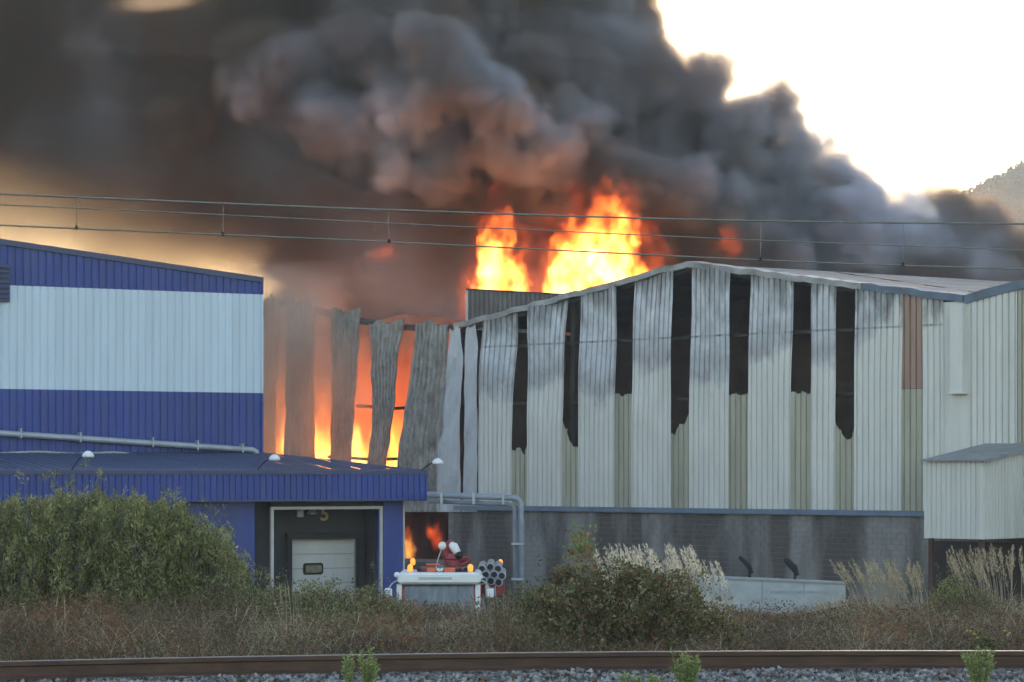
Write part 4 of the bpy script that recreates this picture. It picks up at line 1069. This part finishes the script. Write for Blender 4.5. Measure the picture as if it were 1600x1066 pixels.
shrub(840, 1150, IP([840, 880, 940, 1000, 1060, 1110, 1150], [915, 878, 868, 870, 880, 915, 975]), 28.4, 'dense dark bramble bush in front of the pale plume grass', 1900, OLIVE * 2 + GREEN[:2] + BROWN[:2] + RUST[:1], 1005, (.03, .065), .6, .1, name='bramble_bush', per=20, tw=(.12, .34))
shrub(1450, 1550, IP([1450, 1490, 1520, 1550], [900, 882, 884, 905]), 32.5, 'bright green shrub below the lean-to', 300, GREEN, 930, (.025, .05), .4)
shrub(795, 875, IP([795, 830, 875], [920, 895, 888]), 30.6, 'pale green shrub beside the foot of the grey pipes', 260, GREEN + OLIVE, 950, (.025, .045), .45, .6, name='trailing_shrub')

def sapling():
    Y = 30.4; b = np.array(img(905, 985, Y)); t = np.array(img(908, 833, Y)); b[2] = ground_z(Y)
    S_ = tag(empty('sapling', tuple(b)), 'thin sapling with green and orange leaves above the bramble bush', 'sapling')
    MB().tube([(0, 0, 0), tuple((t - b) * .5 + np.array((.03, 0, 0))), tuple(t - b)], [.014, .01, .004], 5).build('trunk', M['stem'], S_)
    n = 260; k = rng.random(n); P = (t - b) * (.72 + .3 * k)[:, None] + rng.normal(size=(n, 3)) * np.array((.085, .085, .06))
    C = np.where((rng.random(n) < .45 - .4 * (k - .4))[:, None], pick([(.20, .11, .04), (.17, .10, .04)], n), pick([(.10, .16, .05), (.13, .18, .06)], n))
    link('foliage', leaf_mesh('foliage', P, rng.normal(size=(n, 3)), rng.uniform(.04, .08, n), rng.uniform(.025, .05, n), C), M['leaf'], S_)
sapling()

def plume_clump(px0, px1, row_top, row_base, Y, n, lean, pal, label, plume=True, name='plume_grass'):
    xm = img((px0 + px1) / 2, 0, Y)[0]; g = ground_z(Y)
    S_ = tag(empty(name, (xm, Y, g)), label, 'grass clump')
    mb = MB(); PP = []; DD = []
    for k in range(n):
        px = rnd.uniform(px0, px1); yy = Y + rnd.uniform(-.5, .5); tip = Vector(img(px, row_top + abs(rnd.gauss(0, 22)), yy))
        base = Vector((xm + (tip.x - xm) * .75 + lean * rnd.uniform(.5, 1.2), yy, g))
        mid = base.lerp(tip, .55); mid.x = base.x + (tip.x - base.x) * .3
        o = Vector((xm, Y, g)); pts = smoothpath([base - o, mid - o, tip - o], 5)
        mb.tube(pts, [.0045] * 6 + [.003] * (len(pts) - 6), 4, False)
        if plume:
            for q in range(60):
                t = rnd.uniform(.66, 1.0); i = t * (len(pts) - 1); a = pts[int(i)].lerp(pts[min(int(i) + 1, len(pts) - 1)], i % 1)
                d = (pts[-1] - pts[-3]).normalized(); r = .016 * math.sin((t - .62) / .4 * math.pi)
                PP.append(tuple(a + Vector((rnd.gauss(0, r), rnd.gauss(0, r), rnd.gauss(0, r))))); DD.append(tuple(d + Vector((rnd.gauss(0, .25), rnd.gauss(0, .25), rnd.gauss(0, .25)))))
    mb.build('stalks', M['straw'], S_)
    if PP:
        m_ = len(PP); link('plumes', leaf_mesh('plumes', np.array(PP), np.array(DD), rng.uniform(.03, .06, m_), rng.uniform(.004, .009, m_), pick(pal, m_)), M['grass'], S_)
    nb = n * 14
    P = np.stack([rng.uniform(-1, 1, nb) * (px1 - px0) / F * Y * .5, rng.normal(0, .3, nb), np.zeros(nb)], 1)
    hh = (CZ - (row_base - HY) / F * Y) - g
    D = np.stack([rng.normal(-lean * .3, .3, nb), rng.normal(0, .25, nb), np.ones(nb)], 1)
    link('blades', blade_mesh('blades', P, D, hh * rng.uniform(.7, 1.35, nb), rng.uniform(.006, .011, nb), pick(TAN + pal, nb), rng.uniform(.2, .9, nb)), M['grass'], S_)
M['straw'] = plain('straw_stalk', (.36, .31, .23), .8, var=.2)
plume_clump(930, 1000, 852, 905, 31.2, 46, .25, PALE, 'pale plume grass leaning above the bramble bush beside the sapling')
plume_clump(990, 1085, 850, 905, 31.4, 60, .3, PALE, 'pale plume grass between the bramble bush and the white yard wall')
plume_clump(1085, 1130, 872, 925, 31.6, 12, .3, PALE, 'sparse plume grass in front of the white yard wall')
plume_clump(1295, 1440, 874, 925, 32.0, 64, .25, TAN, 'straw-coloured grass past the end of the white yard wall')
plume_clump(1480, 1600, 852, 920, 32.6, 44, .15, TAN, 'tall dry grass stalks under the lean-to', plume=True)
plume_clump(425, 470, 900, 960, 28.6, 9, .05, TAN, 'thin straw stalks standing in the scrub below the dock opening', plume=False)
plume_clump(690, 830, 925, 960, 29.5, 22, .05, TAN, 'short straw grass in front of the fire engine', plume=False)

def weed(px, row_top, Y, w, n, label, pal=None, flowers=0):
    p = img(px, 0, Y); g = -.43
    S_ = tag(empty('trackside_weed', (p[0], Y, g)), label, 'weed', 'weeds on the ballast')
    h = CZ - (row_top - HY) / F * Y - g; hw = w / F * Y / 2
    mb = MB(); P = []; D = []
    for k in range(max(4, n // 60)):
        x = rnd.uniform(-hw, hw) * .6; hh = h * rnd.uniform(.55, 1.02); tip = Vector((x * 1.6 + rnd.uniform(-.03, .03), rnd.uniform(-.08, .08), hh))
        b = Vector((x * .5, rnd.uniform(-.05, .05), 0)); mb.tube([b, b.lerp(tip, .5) + Vector((0, 0, .01)), tip], [.005, .004, .002], 4, False)
        for q in range(60):
            t = rnd.random() ** .8; P.append(tuple(b.lerp(tip, t) + Vector((rnd.gauss(0, .012), rnd.gauss(0, .012), 0)))); D.append((rnd.gauss(0, .7), rnd.gauss(0, .7), rnd.uniform(.2, 1)))
    mb.build('stems', M['weed_stem'], S_)
    m_ = len(P); link('foliage', leaf_mesh('foliage', np.array(P), np.array(D), rng.uniform(.025, .055, m_), rng.uniform(.008, .016, m_), pick(pal or [(.17, .20, .07), (.20, .23, .09), (.13, .16, .06)], m_)), M['leaf'], S_)
    for k in range(flowers):
        c = (rnd.uniform(-hw, hw) * 1.5, rnd.uniform(-.1, .1), h * rnd.uniform(.7, 1.05))
        MB().lathe(c, [(.004, -.012), (.017, 0), (.014, .008), (.004, .012)], 8).build('flower', M['flower'], S_)
M['weed_stem'] = plain('green_stem', (.12, .15, .06), .8)
M['flower'] = plain('yellow_flower', (.55, .38, .08), .7, var=.2)
weed(546, 1016, 22.7, 16, 420, 'slim bright green weed on the ballast, beside its bushier neighbour')
weed(574, 1014, 22.7, 34, 900, 'bushy bright green weed in front of the rail, beside a slimmer one')
weed(1075, 1018, 22.8, 50, 1500, 'broad bright green weed in front of the rail below the bramble bush')
weed(1530, 1010, 22.9, 46, 1300, 'yellow-green weed in front of the rail below the yellow flowers')
weed(1545, 985, 26.9, 60, 900, 'yellow-flowered weed behind the rail at the edge of the scrub', OLIVE + GREEN, 9)
weed(1002, 1052, 22.2, 90, 800, 'low pale weed sprawling on the ballast')
def moss():
    n = 5000; X = rng.uniform(-5.5, 5.5, n); Y = rail_y(0) - rng.uniform(1.2, 2.6, n); k = np.sin(X * 1.4 + 1) + np.sin(X * 3.7) > .35
    X, Y = X[k], Y[k]; m_ = len(X)
    D = rng.normal(size=(m_, 3)); D[:, 2] = abs(D[:, 2]) + .4
    tag(link('low_weeds', leaf_mesh('low_weeds', np.stack([X, Y, np.full(m_, -.40)], 1), D, rng.uniform(.02, .06, m_), rng.uniform(.006, .014, m_), pick([(.13, .15, .06), (.16, .15, .08), (.10, .12, .05)], m_)), M['leaf']), 'sparse pale green growth over the near ballast', 'weeds', kind='stuff')
moss()
#VOLUMES
# ------------------------------------------------------------------ smoke and fire (real volumes on voxel grids)
def vnoise(shape, cell, r=rng):
    cell = np.broadcast_to(np.asarray(cell, float), (3,))
    a = r.random([int(shape[i] / cell[i]) + 3 for i in range(3)]).astype(np.float32)
    for i in range(3):
        x = np.arange(shape[i]) / cell[i]; k = x.astype(int); f = (x - k).astype(np.float32); f = f * f * (3 - 2 * f)
        sh = [1, 1, 1]; sh[i] = -1; f = f.reshape(sh)
        a = np.take(a, k, axis=i) * (1 - f) + np.take(a, k + 1, axis=i) * f
    return a * 2 - 1
def fbm(shape, cell, o, gain=.5, r=rng):
    s = 0; a = 1; cell = np.asarray(cell, float)
    for k in range(o):
        s = s + a * vnoise(shape, np.maximum(cell / 2 ** k, 1.01), r); a *= gain
    return s
def volume(name, dens, lo, vox, mat):
    """turns a numpy density grid into a fog volume through geometry nodes"""
    nx, ny, nz = dens.shape
    me = bpy.data.meshes.new(name); me.vertices.add(dens.size)
    at = me.attributes.new('d', 'FLOAT', 'POINT'); at.data.foreach_set('value', np.ascontiguousarray(dens.ravel(), dtype=np.float32))
    o = bpy.data.objects.new(name, me); COL.objects.link(o)
    me.materials.append(mat)
    ng = bpy.data.node_groups.new(name, 'GeometryNodeTree')
    ng.interface.new_socket('Geometry', in_out='INPUT', socket_type='NodeSocketGeometry')
    ng.interface.new_socket('Geometry', in_out='OUTPUT', socket_type='NodeSocketGeometry')
    N = ng.nodes.new; L = ng.links.new
    gi = N('NodeGroupInput'); go = N('NodeGroupOutput'); vc = N('GeometryNodeVolumeCube')
    vc.inputs['Min'].default_value = lo; vc.inputs['Max'].default_value = [lo[i] + vox * (dens.shape[i] - 1) for i in range(3)]
    for k, val in zip(('Resolution X', 'Resolution Y', 'Resolution Z'), dens.shape): vc.inputs[k].default_value = val
    def vm(op, a, b):
        n = N('ShaderNodeVectorMath'); n.operation = op; L(a, n.inputs[0])
        if b is not None: n.inputs[1].default_value = b
        return n.outputs['Value'] if op == 'DOT_PRODUCT' else n.outputs[0]
    q = vm('SUBTRACT', N('GeometryNodeInputPosition').outputs[0], lo); q = vm('SCALE', q, None); q.node.inputs['Scale'].default_value = 1 / vox
    q = vm('ADD', q, (.5, .5, .5)); q = vm('FLOOR', q, None); q = vm('MAXIMUM', q, (0, 0, 0)); q = vm('MINIMUM', q, (nx - 1, ny - 1, nz - 1))
    # index in two exact steps (single floats lose precision past 16 million)
    idx = vm('DOT_PRODUCT', q, (ny * nz, nz, 1))
    f2 = N('FunctionNodeFloatToInt'); L(idx, f2.inputs[0])
    si = N('GeometryNodeSampleIndex'); si.data_type = 'FLOAT'; si.domain = 'POINT'
    na = N('GeometryNodeInputNamedAttribute'); na.data_type = 'FLOAT'; na.inputs[0].default_value = 'd'
    L(gi.outputs[0], si.inputs['Geometry']); L(na.outputs[0], si.inputs['Value']); L(f2.outputs[0], si.inputs['Index'])
    L(si.outputs[0], vc.inputs['Density'])
    sm = N('GeometryNodeSetMaterial'); sm.inputs['Material'].default_value = mat
    L(vc.outputs[0], sm.inputs[0]); L(sm.outputs[0], go.inputs[0])
    o.modifiers.new('fog', 'NODES').node_group = ng
    return o

def smoke_mat(name, density, light, dark, absorb, aniso, scale=.07, drift=0):
    """patchy smoke: pale patches and darker, browner ones (drift: metres over which it gets browner to the left)"""
    m = bpy.data.materials.new(name); m.use_nodes = True; nt = m.node_tree; nt.nodes.remove(nt.nodes['Principled BSDF']); T = NT(nt)
    pv = T.n('ShaderNodeVolumePrincipled'); pv.inputs['Density'].default_value = density; pv.inputs['Anisotropy'].default_value = aniso
    v = T.coord('Object', (1, 1, 1)); n = T.noise(v, scale, 2, .5)
    if drift:
        x = T.n('ShaderNodeSeparateXYZ'); T.l(v, x.inputs[0])
        n = T.math('ADD', n, T.math('MULTIPLY', T.math('MINIMUM', T.math('ADD', x.outputs[0], 8), 0), 1 / drift))
    T.l(T.ramp(n, [(.38, dark), (.62, light)]), pv.inputs['Color'])
    pv.inputs['Absorption Color'].default_value = (*absorb, 1)
    T.l(pv.outputs[0], nt.nodes['Material Output'].inputs['Volume']); return m
def fire_mat(name, strength, hue=0):
    """thin fire burns red, dense fire yellow"""
    m = bpy.data.materials.new(name); m.use_nodes = True; nt = m.node_tree; nt.nodes.remove(nt.nodes['Principled BSDF']); T = NT(nt)
    e = T.n('ShaderNodeEmission'); d = T.n('ShaderNodeVolumeInfo').outputs['Density']
    if hue: c = T.ramp(d, [(0, (1, .085, .015)), (1, (1, .16, .025))])
    else: c = T.ramp(d, [(0, (1, .10, .014)), (.25, (1, .20, .025)), (.6, (1, .34, .05)), (1, (1, .44, .09))])
    T.l(c, e.inputs['Color'])
    T.l(T.math('MULTIPLY', d, strength), e.inputs['Strength'])
    T.l(e.outputs[0], nt.nodes['Material Output'].inputs['Volume']); return m

def smoke_plume():
    r = np.random.default_rng(21); pr = random.Random(8)
    lo = (-40.0, 101.0, 5.0); vox = .24; shape = (332, 188, 160)
    cell = lambda q: (q / vox,) * 3
    Wp = [fbm(shape, cell(7.5), 4, .5, r) * (1.2 / vox) for _ in range(3)]
    g = [np.arange(n, dtype=np.float32) for n in shape]
    f = np.full(shape, -12, np.float32)
    def puff(c, rad, field=f):
        c = [(c[i] - lo[i]) / vox for i in range(3)]; rad = rad * 1.12 / vox + 1.2
        b = [(max(0, int(c[i] - rad - 10)), min(shape[i], int(c[i] + rad + 11))) for i in range(3)]
        if any(x[1] <= x[0] for x in b): return
        s = tuple(slice(*x) for x in b)
        d = np.sqrt((g[0][s[0], None, None] + Wp[0][s] - c[0]) ** 2 + (g[1][None, s[1], None] + Wp[1][s] - c[1]) ** 2 + (g[2][None, None, s[2]] + Wp[2][s] - c[2]) ** 2)
        np.maximum(field[s], rad - d, out=field[s])
    def billow(px, py, rp, Y, kids=9):
        c = img(px, py, Y); R_ = rp / F * Y; puff(c, R_)
        for k in range(kids):
            a = pr.uniform(0, 6.28); b = pr.uniform(-.8, .95); q = math.sqrt(1 - b * b); rr = R_ * pr.uniform(.3, .52)
            k1 = (c[0] + R_ * .85 * math.cos(a) * q, c[1] - R_ * .85 * abs(math.sin(a)) * q, c[2] + R_ * .85 * b); puff(k1, rr)
            if kids > 6:
                for _ in range(2):
                    a2 = pr.uniform(0, 6.28); b2 = pr.uniform(-.7, .95); q2 = math.sqrt(1 - b2 * b2)
                    puff((k1[0] + rr * .9 * math.cos(a2) * q2, k1[1] - rr * .9 * abs(math.sin(a2)) * q2, k1[2] + rr * .9 * b2), rr * pr.uniform(.35, .55))
    # right-hand outline against the white sky, then the lower lobes on the right
    for a in [(940, 30, 58, 122), (1005, 110, 50, 121), (1060, 150, 52, 122), (1085, 150, 42, 121), (1140, 195, 46, 121), (1130, 215, 52, 121), (1205, 200, 44, 123), (1250, 245, 52, 122), (1310, 262, 42, 123), (1352, 268, 36, 122),
              (1340, 330, 60, 121), (1250, 330, 80, 123), (1130, 310, 95, 124), (1010, 240, 105, 124), (1180, 390, 80, 122), (1280, 410, 66, 122), (1090, 390, 70, 122),
              (1425, 345, 58, 124), (1490, 350, 54, 124), (1545, 372, 52, 125), (1590, 415, 50, 125), (1400, 410, 66, 123), (1480, 420, 66, 123), (1560, 440, 58, 125), (1660, 450, 60, 127), (1455, 305, 36, 125), (1505, 325, 46, 125), (1560, 348, 48, 126), (1605, 385, 50, 126), (1440, 400, 60, 128), (1520, 410, 60, 128),
              (900, 130, 120, 126), (860, 20, 130, 126), (950, 330, 75, 122), (1000, 380, 60, 121)]:
        billow(*a)
    # lit billows in the middle
    for a in [(700, 112, 66, 113), (752, 140, 50, 112.5), (640, 165, 60, 114), (790, 205, 55, 114), (860, 230, 62, 115), (560, 95, 55, 116), (455, 120, 50, 114), (400, 105, 46, 115), (490, 185, 46, 114.5), (540, 225, 50, 115), (620, 262, 46, 115),
              (690, 250, 60, 116), (740, 300, 55, 117), (840, 300, 60, 117.5), (900, 190, 70, 117), (330, 150, 70, 120), (980, 290, 60, 118), (1060, 300, 60, 118), (590, 20, 80, 120), (720, -10, 90, 121)]:
        billow(*a)
    # the dark mass behind and above, reaching past the frame
    for k in range(210):
        x = pr.uniform(-350, 900); y = pr.uniform(-420, 330)
        lim = np.interp(x, [-350, 0, 200, 420, 560, 700, 900], [60, 90, 190, 300, 370, 400, 420])
        if y > lim - 40: continue
        if 60 < x < 380 and -60 < y < 45: continue
        billow(x, y, pr.uniform(50, 110), pr.uniform(119, 134), 4)
    for k in range(60):
        x = pr.uniform(560, 1250); y = pr.uniform(240, 450)
        billow(x, y, pr.uniform(40, 80), pr.uniform(119, 130), 5)
    for k in range(34):
        x = pr.uniform(470, 780); y = pr.uniform(375 + (780 - x) * .08, 520)
        billow(x, y, pr.uniform(34, 60), pr.uniform(119, 130), 4)
    for k in range(26):
        billow(pr.uniform(-60, 330), pr.uniform(30, 80), pr.uniform(50, 80), pr.uniform(119, 130), 4)
    for k in range(30):
        y = pr.uniform(-420, -40); x = pr.uniform(800, 930 - y * .3)
        billow(x, y, pr.uniform(70, 110), pr.uniform(119, 132), 4)
    # cauliflower relief: rounded bumps parted by creases, at three scales
    f *= vox
    for c_, a_ in ((3.4, .8), (1.7, .5), (.85, .36), (.5, .2)): f += a_ * (np.abs(vnoise(shape, cell(c_), r)) * 1.7 - .62)
    nz_ = np.clip(fbm(shape, cell(5), 3, .5, r) * .5 + .55, .08, 1.2)
    dens = np.clip((f + .2) / 1.15, 0, 1) ** 1.25 * (.55 + .45 * nz_)
    # thin drifting veil round the plume: soft, patchy
    thin = np.zeros(shape, np.float32)
    def veil(px, py, rp, Y, amt, sq=(1, 1, 1)):
        c = [(q - lo[i]) / vox for i, q in enumerate(img(px, py, Y))]; rad = rp / F * Y / vox
        d2 = ((g[0][:, None, None] + Wp[0] * 1.4 - c[0]) / sq[0]) ** 2 + ((g[1][None, :, None] + Wp[1] - c[1]) / sq[1]) ** 2 + ((g[2][None, None, :] + Wp[2] * 1.4 - c[2]) / sq[2]) ** 2
        np.add(thin, amt * np.exp(-d2 / (rad * rad) * 1.6), out=thin)
    for a in [(-80, 100, 180, 124, .5), (110, 125, 180, 124, .55), (300, 200, 165, 123, .65), (400, 305, 125, 122, .55), (520, 390, 110, 120, .5), (620, 410, 110, 118, .5), (-60, 310, 165, 122, .17), (150, 335, 160, 122, .17), (330, 380, 115, 121, .19), (440, 430, 90, 120, .45),
              (230, 40, 160, 124, .4), (1010, 60, 70, 122, .12), (1230, 170, 60, 124, .10), (1480, 270, 44, 125, .22), (1440, 330, 80, 124, .4), (1540, 350, 80, 126, .4), (1590, 420, 80, 126, .4), (1150, 140, 60, 123, .08), (700, 450, 80, 117, .3)]:
        veil(*a)
    dens += thin * .68 * (.45 + .55 * nz_)
    # a thin spot high up on the left where the sun glows through
    GX = (lo[0] + g[0] * vox)[:, None, None]; GY = (lo[1] + g[1] * vox)[None, :, None]; GZ = (lo[2] + g[2] * vox)[None, None, :]
    ph, pv_ = GX / GY * F + 800 - 235, HY - (GZ - CZ) / GY * F
    mk = np.exp(-(((ph + 10 + Wp[0] * 9) / 175) ** 2 + ((pv_ + 4 + Wp[2] * 6) / 44) ** 2) ** 1.6)
    dens = dens * (1 - mk) + np.minimum(dens, .062 * (.35 + .95 * nz_)) * mk
    # fade out at the edges of the grid
    for i in range(3):
        e = np.clip(np.minimum(g[i], shape[i] - 1 - g[i]) / 10, 0, 1); sh = [1, 1, 1]; sh[i] = -1; dens *= e.reshape(sh).astype(np.float32)
    dens[dens < .004] = 0
    o = volume('smoke', dens, lo, vox, smoke_mat('dark_smoke', 4.0, (.60, .68, .82), (.27, .215, .175), (.085, .05, .03), .25, .09, 60))
    tag(o, 'huge billowing dark grey and brown smoke column rising behind the burning warehouse', 'smoke', kind='stuff')
smoke_plume()

def flame(name, px0, px1, row_base, outline, Y, vox, strength, label, seed, depth=1.0, rag=1.0, hue=0, afloat=False):
    """outline: (photo column, top row) pairs of the flame tips"""
    r = np.random.default_rng(seed)
    a = img(px0 - 45, row_base + 25, Y); b = img(px1 + 45, min(o[1] for o in outline) - 60, Y)
    lo = (a[0], Y - depth, a[2]); shape = (int((b[0] - a[0]) / vox), int(2 * depth / vox), int((b[2] - a[2]) / vox))
    X = (lo[0] + np.arange(shape[0]) * vox)[:, None, None]; Yc = (np.arange(shape[1]) * vox - depth)[None, :, None]; Z = (lo[2] + np.arange(shape[2]) * vox)[None, None, :]
    c = np.array([1.0, 1.0, 1.5]) / vox * .5
    wx = fbm(shape, c, 4, .62, r); wz_ = fbm(shape, c, 4, .62, r)
    Xw = X + wx * .34 * rag; Zw = Z + wz_ * .5 * rag
    ox = np.array([img(o[0], 0, Y)[0] for o in outline]); oz = np.array([img(0, o[1], Y)[2] for o in outline])
    tz = np.interp(Xw, ox, oz, left=a[2] - 1, right=a[2] - 1)
    base = a[2]; h = (Zw - base) / np.maximum(tz - base, .05)
    d = np.clip(1.10 - h, 0, 1) ** .75 * (tz > base)
    d = d * np.clip(1 - (Yc / (depth * .9)) ** 2, 0, 1)
    n2 = fbm(shape, np.array([.55, .55, .8]) / vox, 4, .65, r)
    d = np.clip(d * (.95 + 1.15 * n2) - .10, 0, 2.4)
    if afloat:
        zb = img(0, row_base, Y)[2]; k = (img(0, row_base - 18, Y)[2] - zb)
        d = d * np.clip((Z + wz_ * .35 - zb + .15) / k, 0, 1)
    for i in (0, 2):
        e = np.clip(np.minimum(np.arange(shape[i]) + (99 if i == 2 else 0), shape[i] - 1 - np.arange(shape[i])) / 6, 0, 1); sh = [1, 1, 1]; sh[i] = -1; d = d * e.reshape(sh)
    d[d < .01] = 0
    o = volume(name, d.astype(np.float32), lo, vox, fire_mat(name, strength, hue))
    tag(o, label, 'flames', kind='stuff'); return o
flame('flames', 742, 832, 452, [(738, 452), (750, 428), (757, 395), (755, 360), (762, 336), (778, 332), (797, 342), (802, 385), (816, 412), (828, 440), (836, 455)], 112.5, .085, 2.3, 'narrow tongue of yellow and orange flame above the rooftop housing', 3)
flame('flames', 855, 1010, 452, [(850, 450), (860, 395), (868, 368), (888, 345), (915, 335), (935, 312), (952, 303), (972, 312), (986, 345), (992, 380), (1004, 410), (1014, 440)], 112.0, .095, 2.6, 'broad white-hot fire bursting over the warehouse roof', 5, depth=1.3, rag=1.15)
flame('flames', 700, 1050, 470, [(716, 465), (724, 430), (742, 350), (775, 315), (830, 350), (870, 330), (930, 290), (990, 295), (1025, 340), (1050, 430)], 113.6, .13, .24, 'added red glow round the two tall fires, in place of firelit smoke', 9, rag=1.6, hue=1)  # emissive halo added to imitate smoke lit by the fires
flame('flames', 572, 632, 402, [(570, 398), (585, 384), (600, 374), (618, 386), (634, 398)], 113.0, .09, .26, 'small red flame drifting in smoke above the collapsed bay', 11, depth=.6, hue=1, afloat=True)
flame('flames', 1120, 1166, 396, [(1118, 385), (1128, 362), (1140, 350), (1152, 356), (1166, 388)], 114.0, .09, .26, 'small red flame above the ridge of the warehouse roof', 12, depth=.6, hue=1, afloat=True)
flame('flames', 760, 800, 310, [(758, 300), (770, 272), (780, 258), (790, 280), (804, 302)], 111.0, .1, .2, 'faint red wisp of flame above the narrow tongue of flame', 14, depth=.6, hue=1, afloat=True)

def bay_fire():
    """fire inside the collapsed bay, seen between the hanging sheets"""
    r = np.random.default_rng(31); vox = .14; lo = (-17.5, 1.0, .7); shape = (120, 44, 64)
    S = (lo[0] + np.arange(shape[0]) * vox)[:, None, None]; Yc = (np.arange(shape[1]) * vox)[None, :, None]; Z = (lo[2] + np.arange(shape[2]) * vox)[None, None, :]
    w = fbm(shape, np.array([1.2, 1.2, 2.2]) / vox, 3, .6, r); n2 = fbm(shape, np.array([.5, .5, 1.3]) / vox, 3, .6, r)
    top = 3.3 + 2.3 * fbm((shape[0], shape[1], 1), np.array([1.1, 1.1, 1]) / vox, 2, .5, r)
    hot = np.clip((top - Z - w * .9) / 2.2, 0, 1)
    env = np.clip((S + 17.0) / 3, 0, 1) * np.clip((-4.6 - S) / 2.2, 0, 1) * np.clip(Yc / .8, 0, 1) * np.clip((6.0 - Yc) / 1.5, 0, 1)
    glow = .022 * np.clip((8.8 - Z) / 5, 0, 1) * np.clip(.7 + .5 * w, 0, 2)
    d = (hot * np.clip(.7 + 1.15 * n2, 0, 2.2) + glow) * env
    d[:, :, -6:] *= np.linspace(1, 0, 6)[None, None, :]
    d[d < .004] = 0
    o = volume('bay_fire', d.astype(np.float32), lo, vox, fire_mat('bay_fire', 2.6))
    o.location = (WA.x, WA.y, 0); o.rotation_euler = (0, 0, WANG)
    tag(o, 'orange and yellow fire burning inside the collapsed bay behind hanging sheets', 'fire', kind='stuff')
    # smoke that hangs in and in front of the bay
    r = np.random.default_rng(33); vox = .25; lo = (-19.0, -3.2, -1.5); shape = (72, 36, 52)
    S = (lo[0] + np.arange(shape[0]) * vox)[:, None, None]; Yc = (lo[1] + np.arange(shape[1]) * vox)[None, :, None]; Z = (lo[2] + np.arange(shape[2]) * vox)[None, None, :]
    n = fbm(shape, np.array([2.5, 2.5, 2.5]) / vox, 4, .55, r)
    env = np.clip((S + 19) / 2, 0, 1) * np.clip((-5.4 - S + n * 1.5) / 6.0, 0, 1) * np.clip((Yc + 3.2) / 1.2, 0, 1) * np.clip((1.6 - Yc) / 1, 0, 1) * np.clip((Z + 1.5) / 1, 0, 1) * np.clip((11 - Z) / 2.5, 0, 1)
    d = np.clip(.55 + .6 * n, 0, 1.5) * env; d[d < .01] = 0
    o = volume('drifting_smoke', d.astype(np.float32), lo, vox, smoke_mat('thin_smoke', 1.0, (.80, .74, .68), (.66, .6, .55), (.1, .05, .02), .2))
    o.location = (WA.x, WA.y, 0); o.rotation_euler = (0, 0, WANG)
    tag(o, 'thin brownish smoke drifting in front of the collapsed bay', 'smoke', kind='stuff')
bay_fire()
flame('flames', 632, 645, 868, [(622, 860), (630, 832), (637, 818), (643, 846), (648, 872)], 104.0, .07, .9, 'small flame inside the dark doorway of the block wall beside the canopy pier', 41, depth=.5)
flame('flames', 672, 688, 850, [(668, 848), (674, 822), (682, 816), (688, 832), (692, 848)], 104.4, .07, .8, 'small ember-red flame deeper in the block wall doorway', 43, depth=.4, hue=1, afloat=True)

# ------------------------------------------------------------------ the hazy air between here and the far hill
def haze():
    m = bpy.data.materials.new('hazy_air'); m.use_nodes = True; nt = m.node_tree; nt.nodes.remove(nt.nodes['Principled BSDF'])
    pv = nt.nodes.new('ShaderNodeVolumePrincipled'); pv.inputs['Color'].default_value = (.93, .95, .98, 1); pv.inputs['Density'].default_value = .00042; pv.inputs['Anisotropy'].default_value = 0
    nt.links.new(pv.outputs[0], nt.nodes['Material Output'].inputs['Volume'])
    tag(MB().box(-1450, 1450, -80, 1550, -8, 135).build('haze', m), 'pale haze in the air in front of the far hill', 'haze', kind='stuff')
haze()
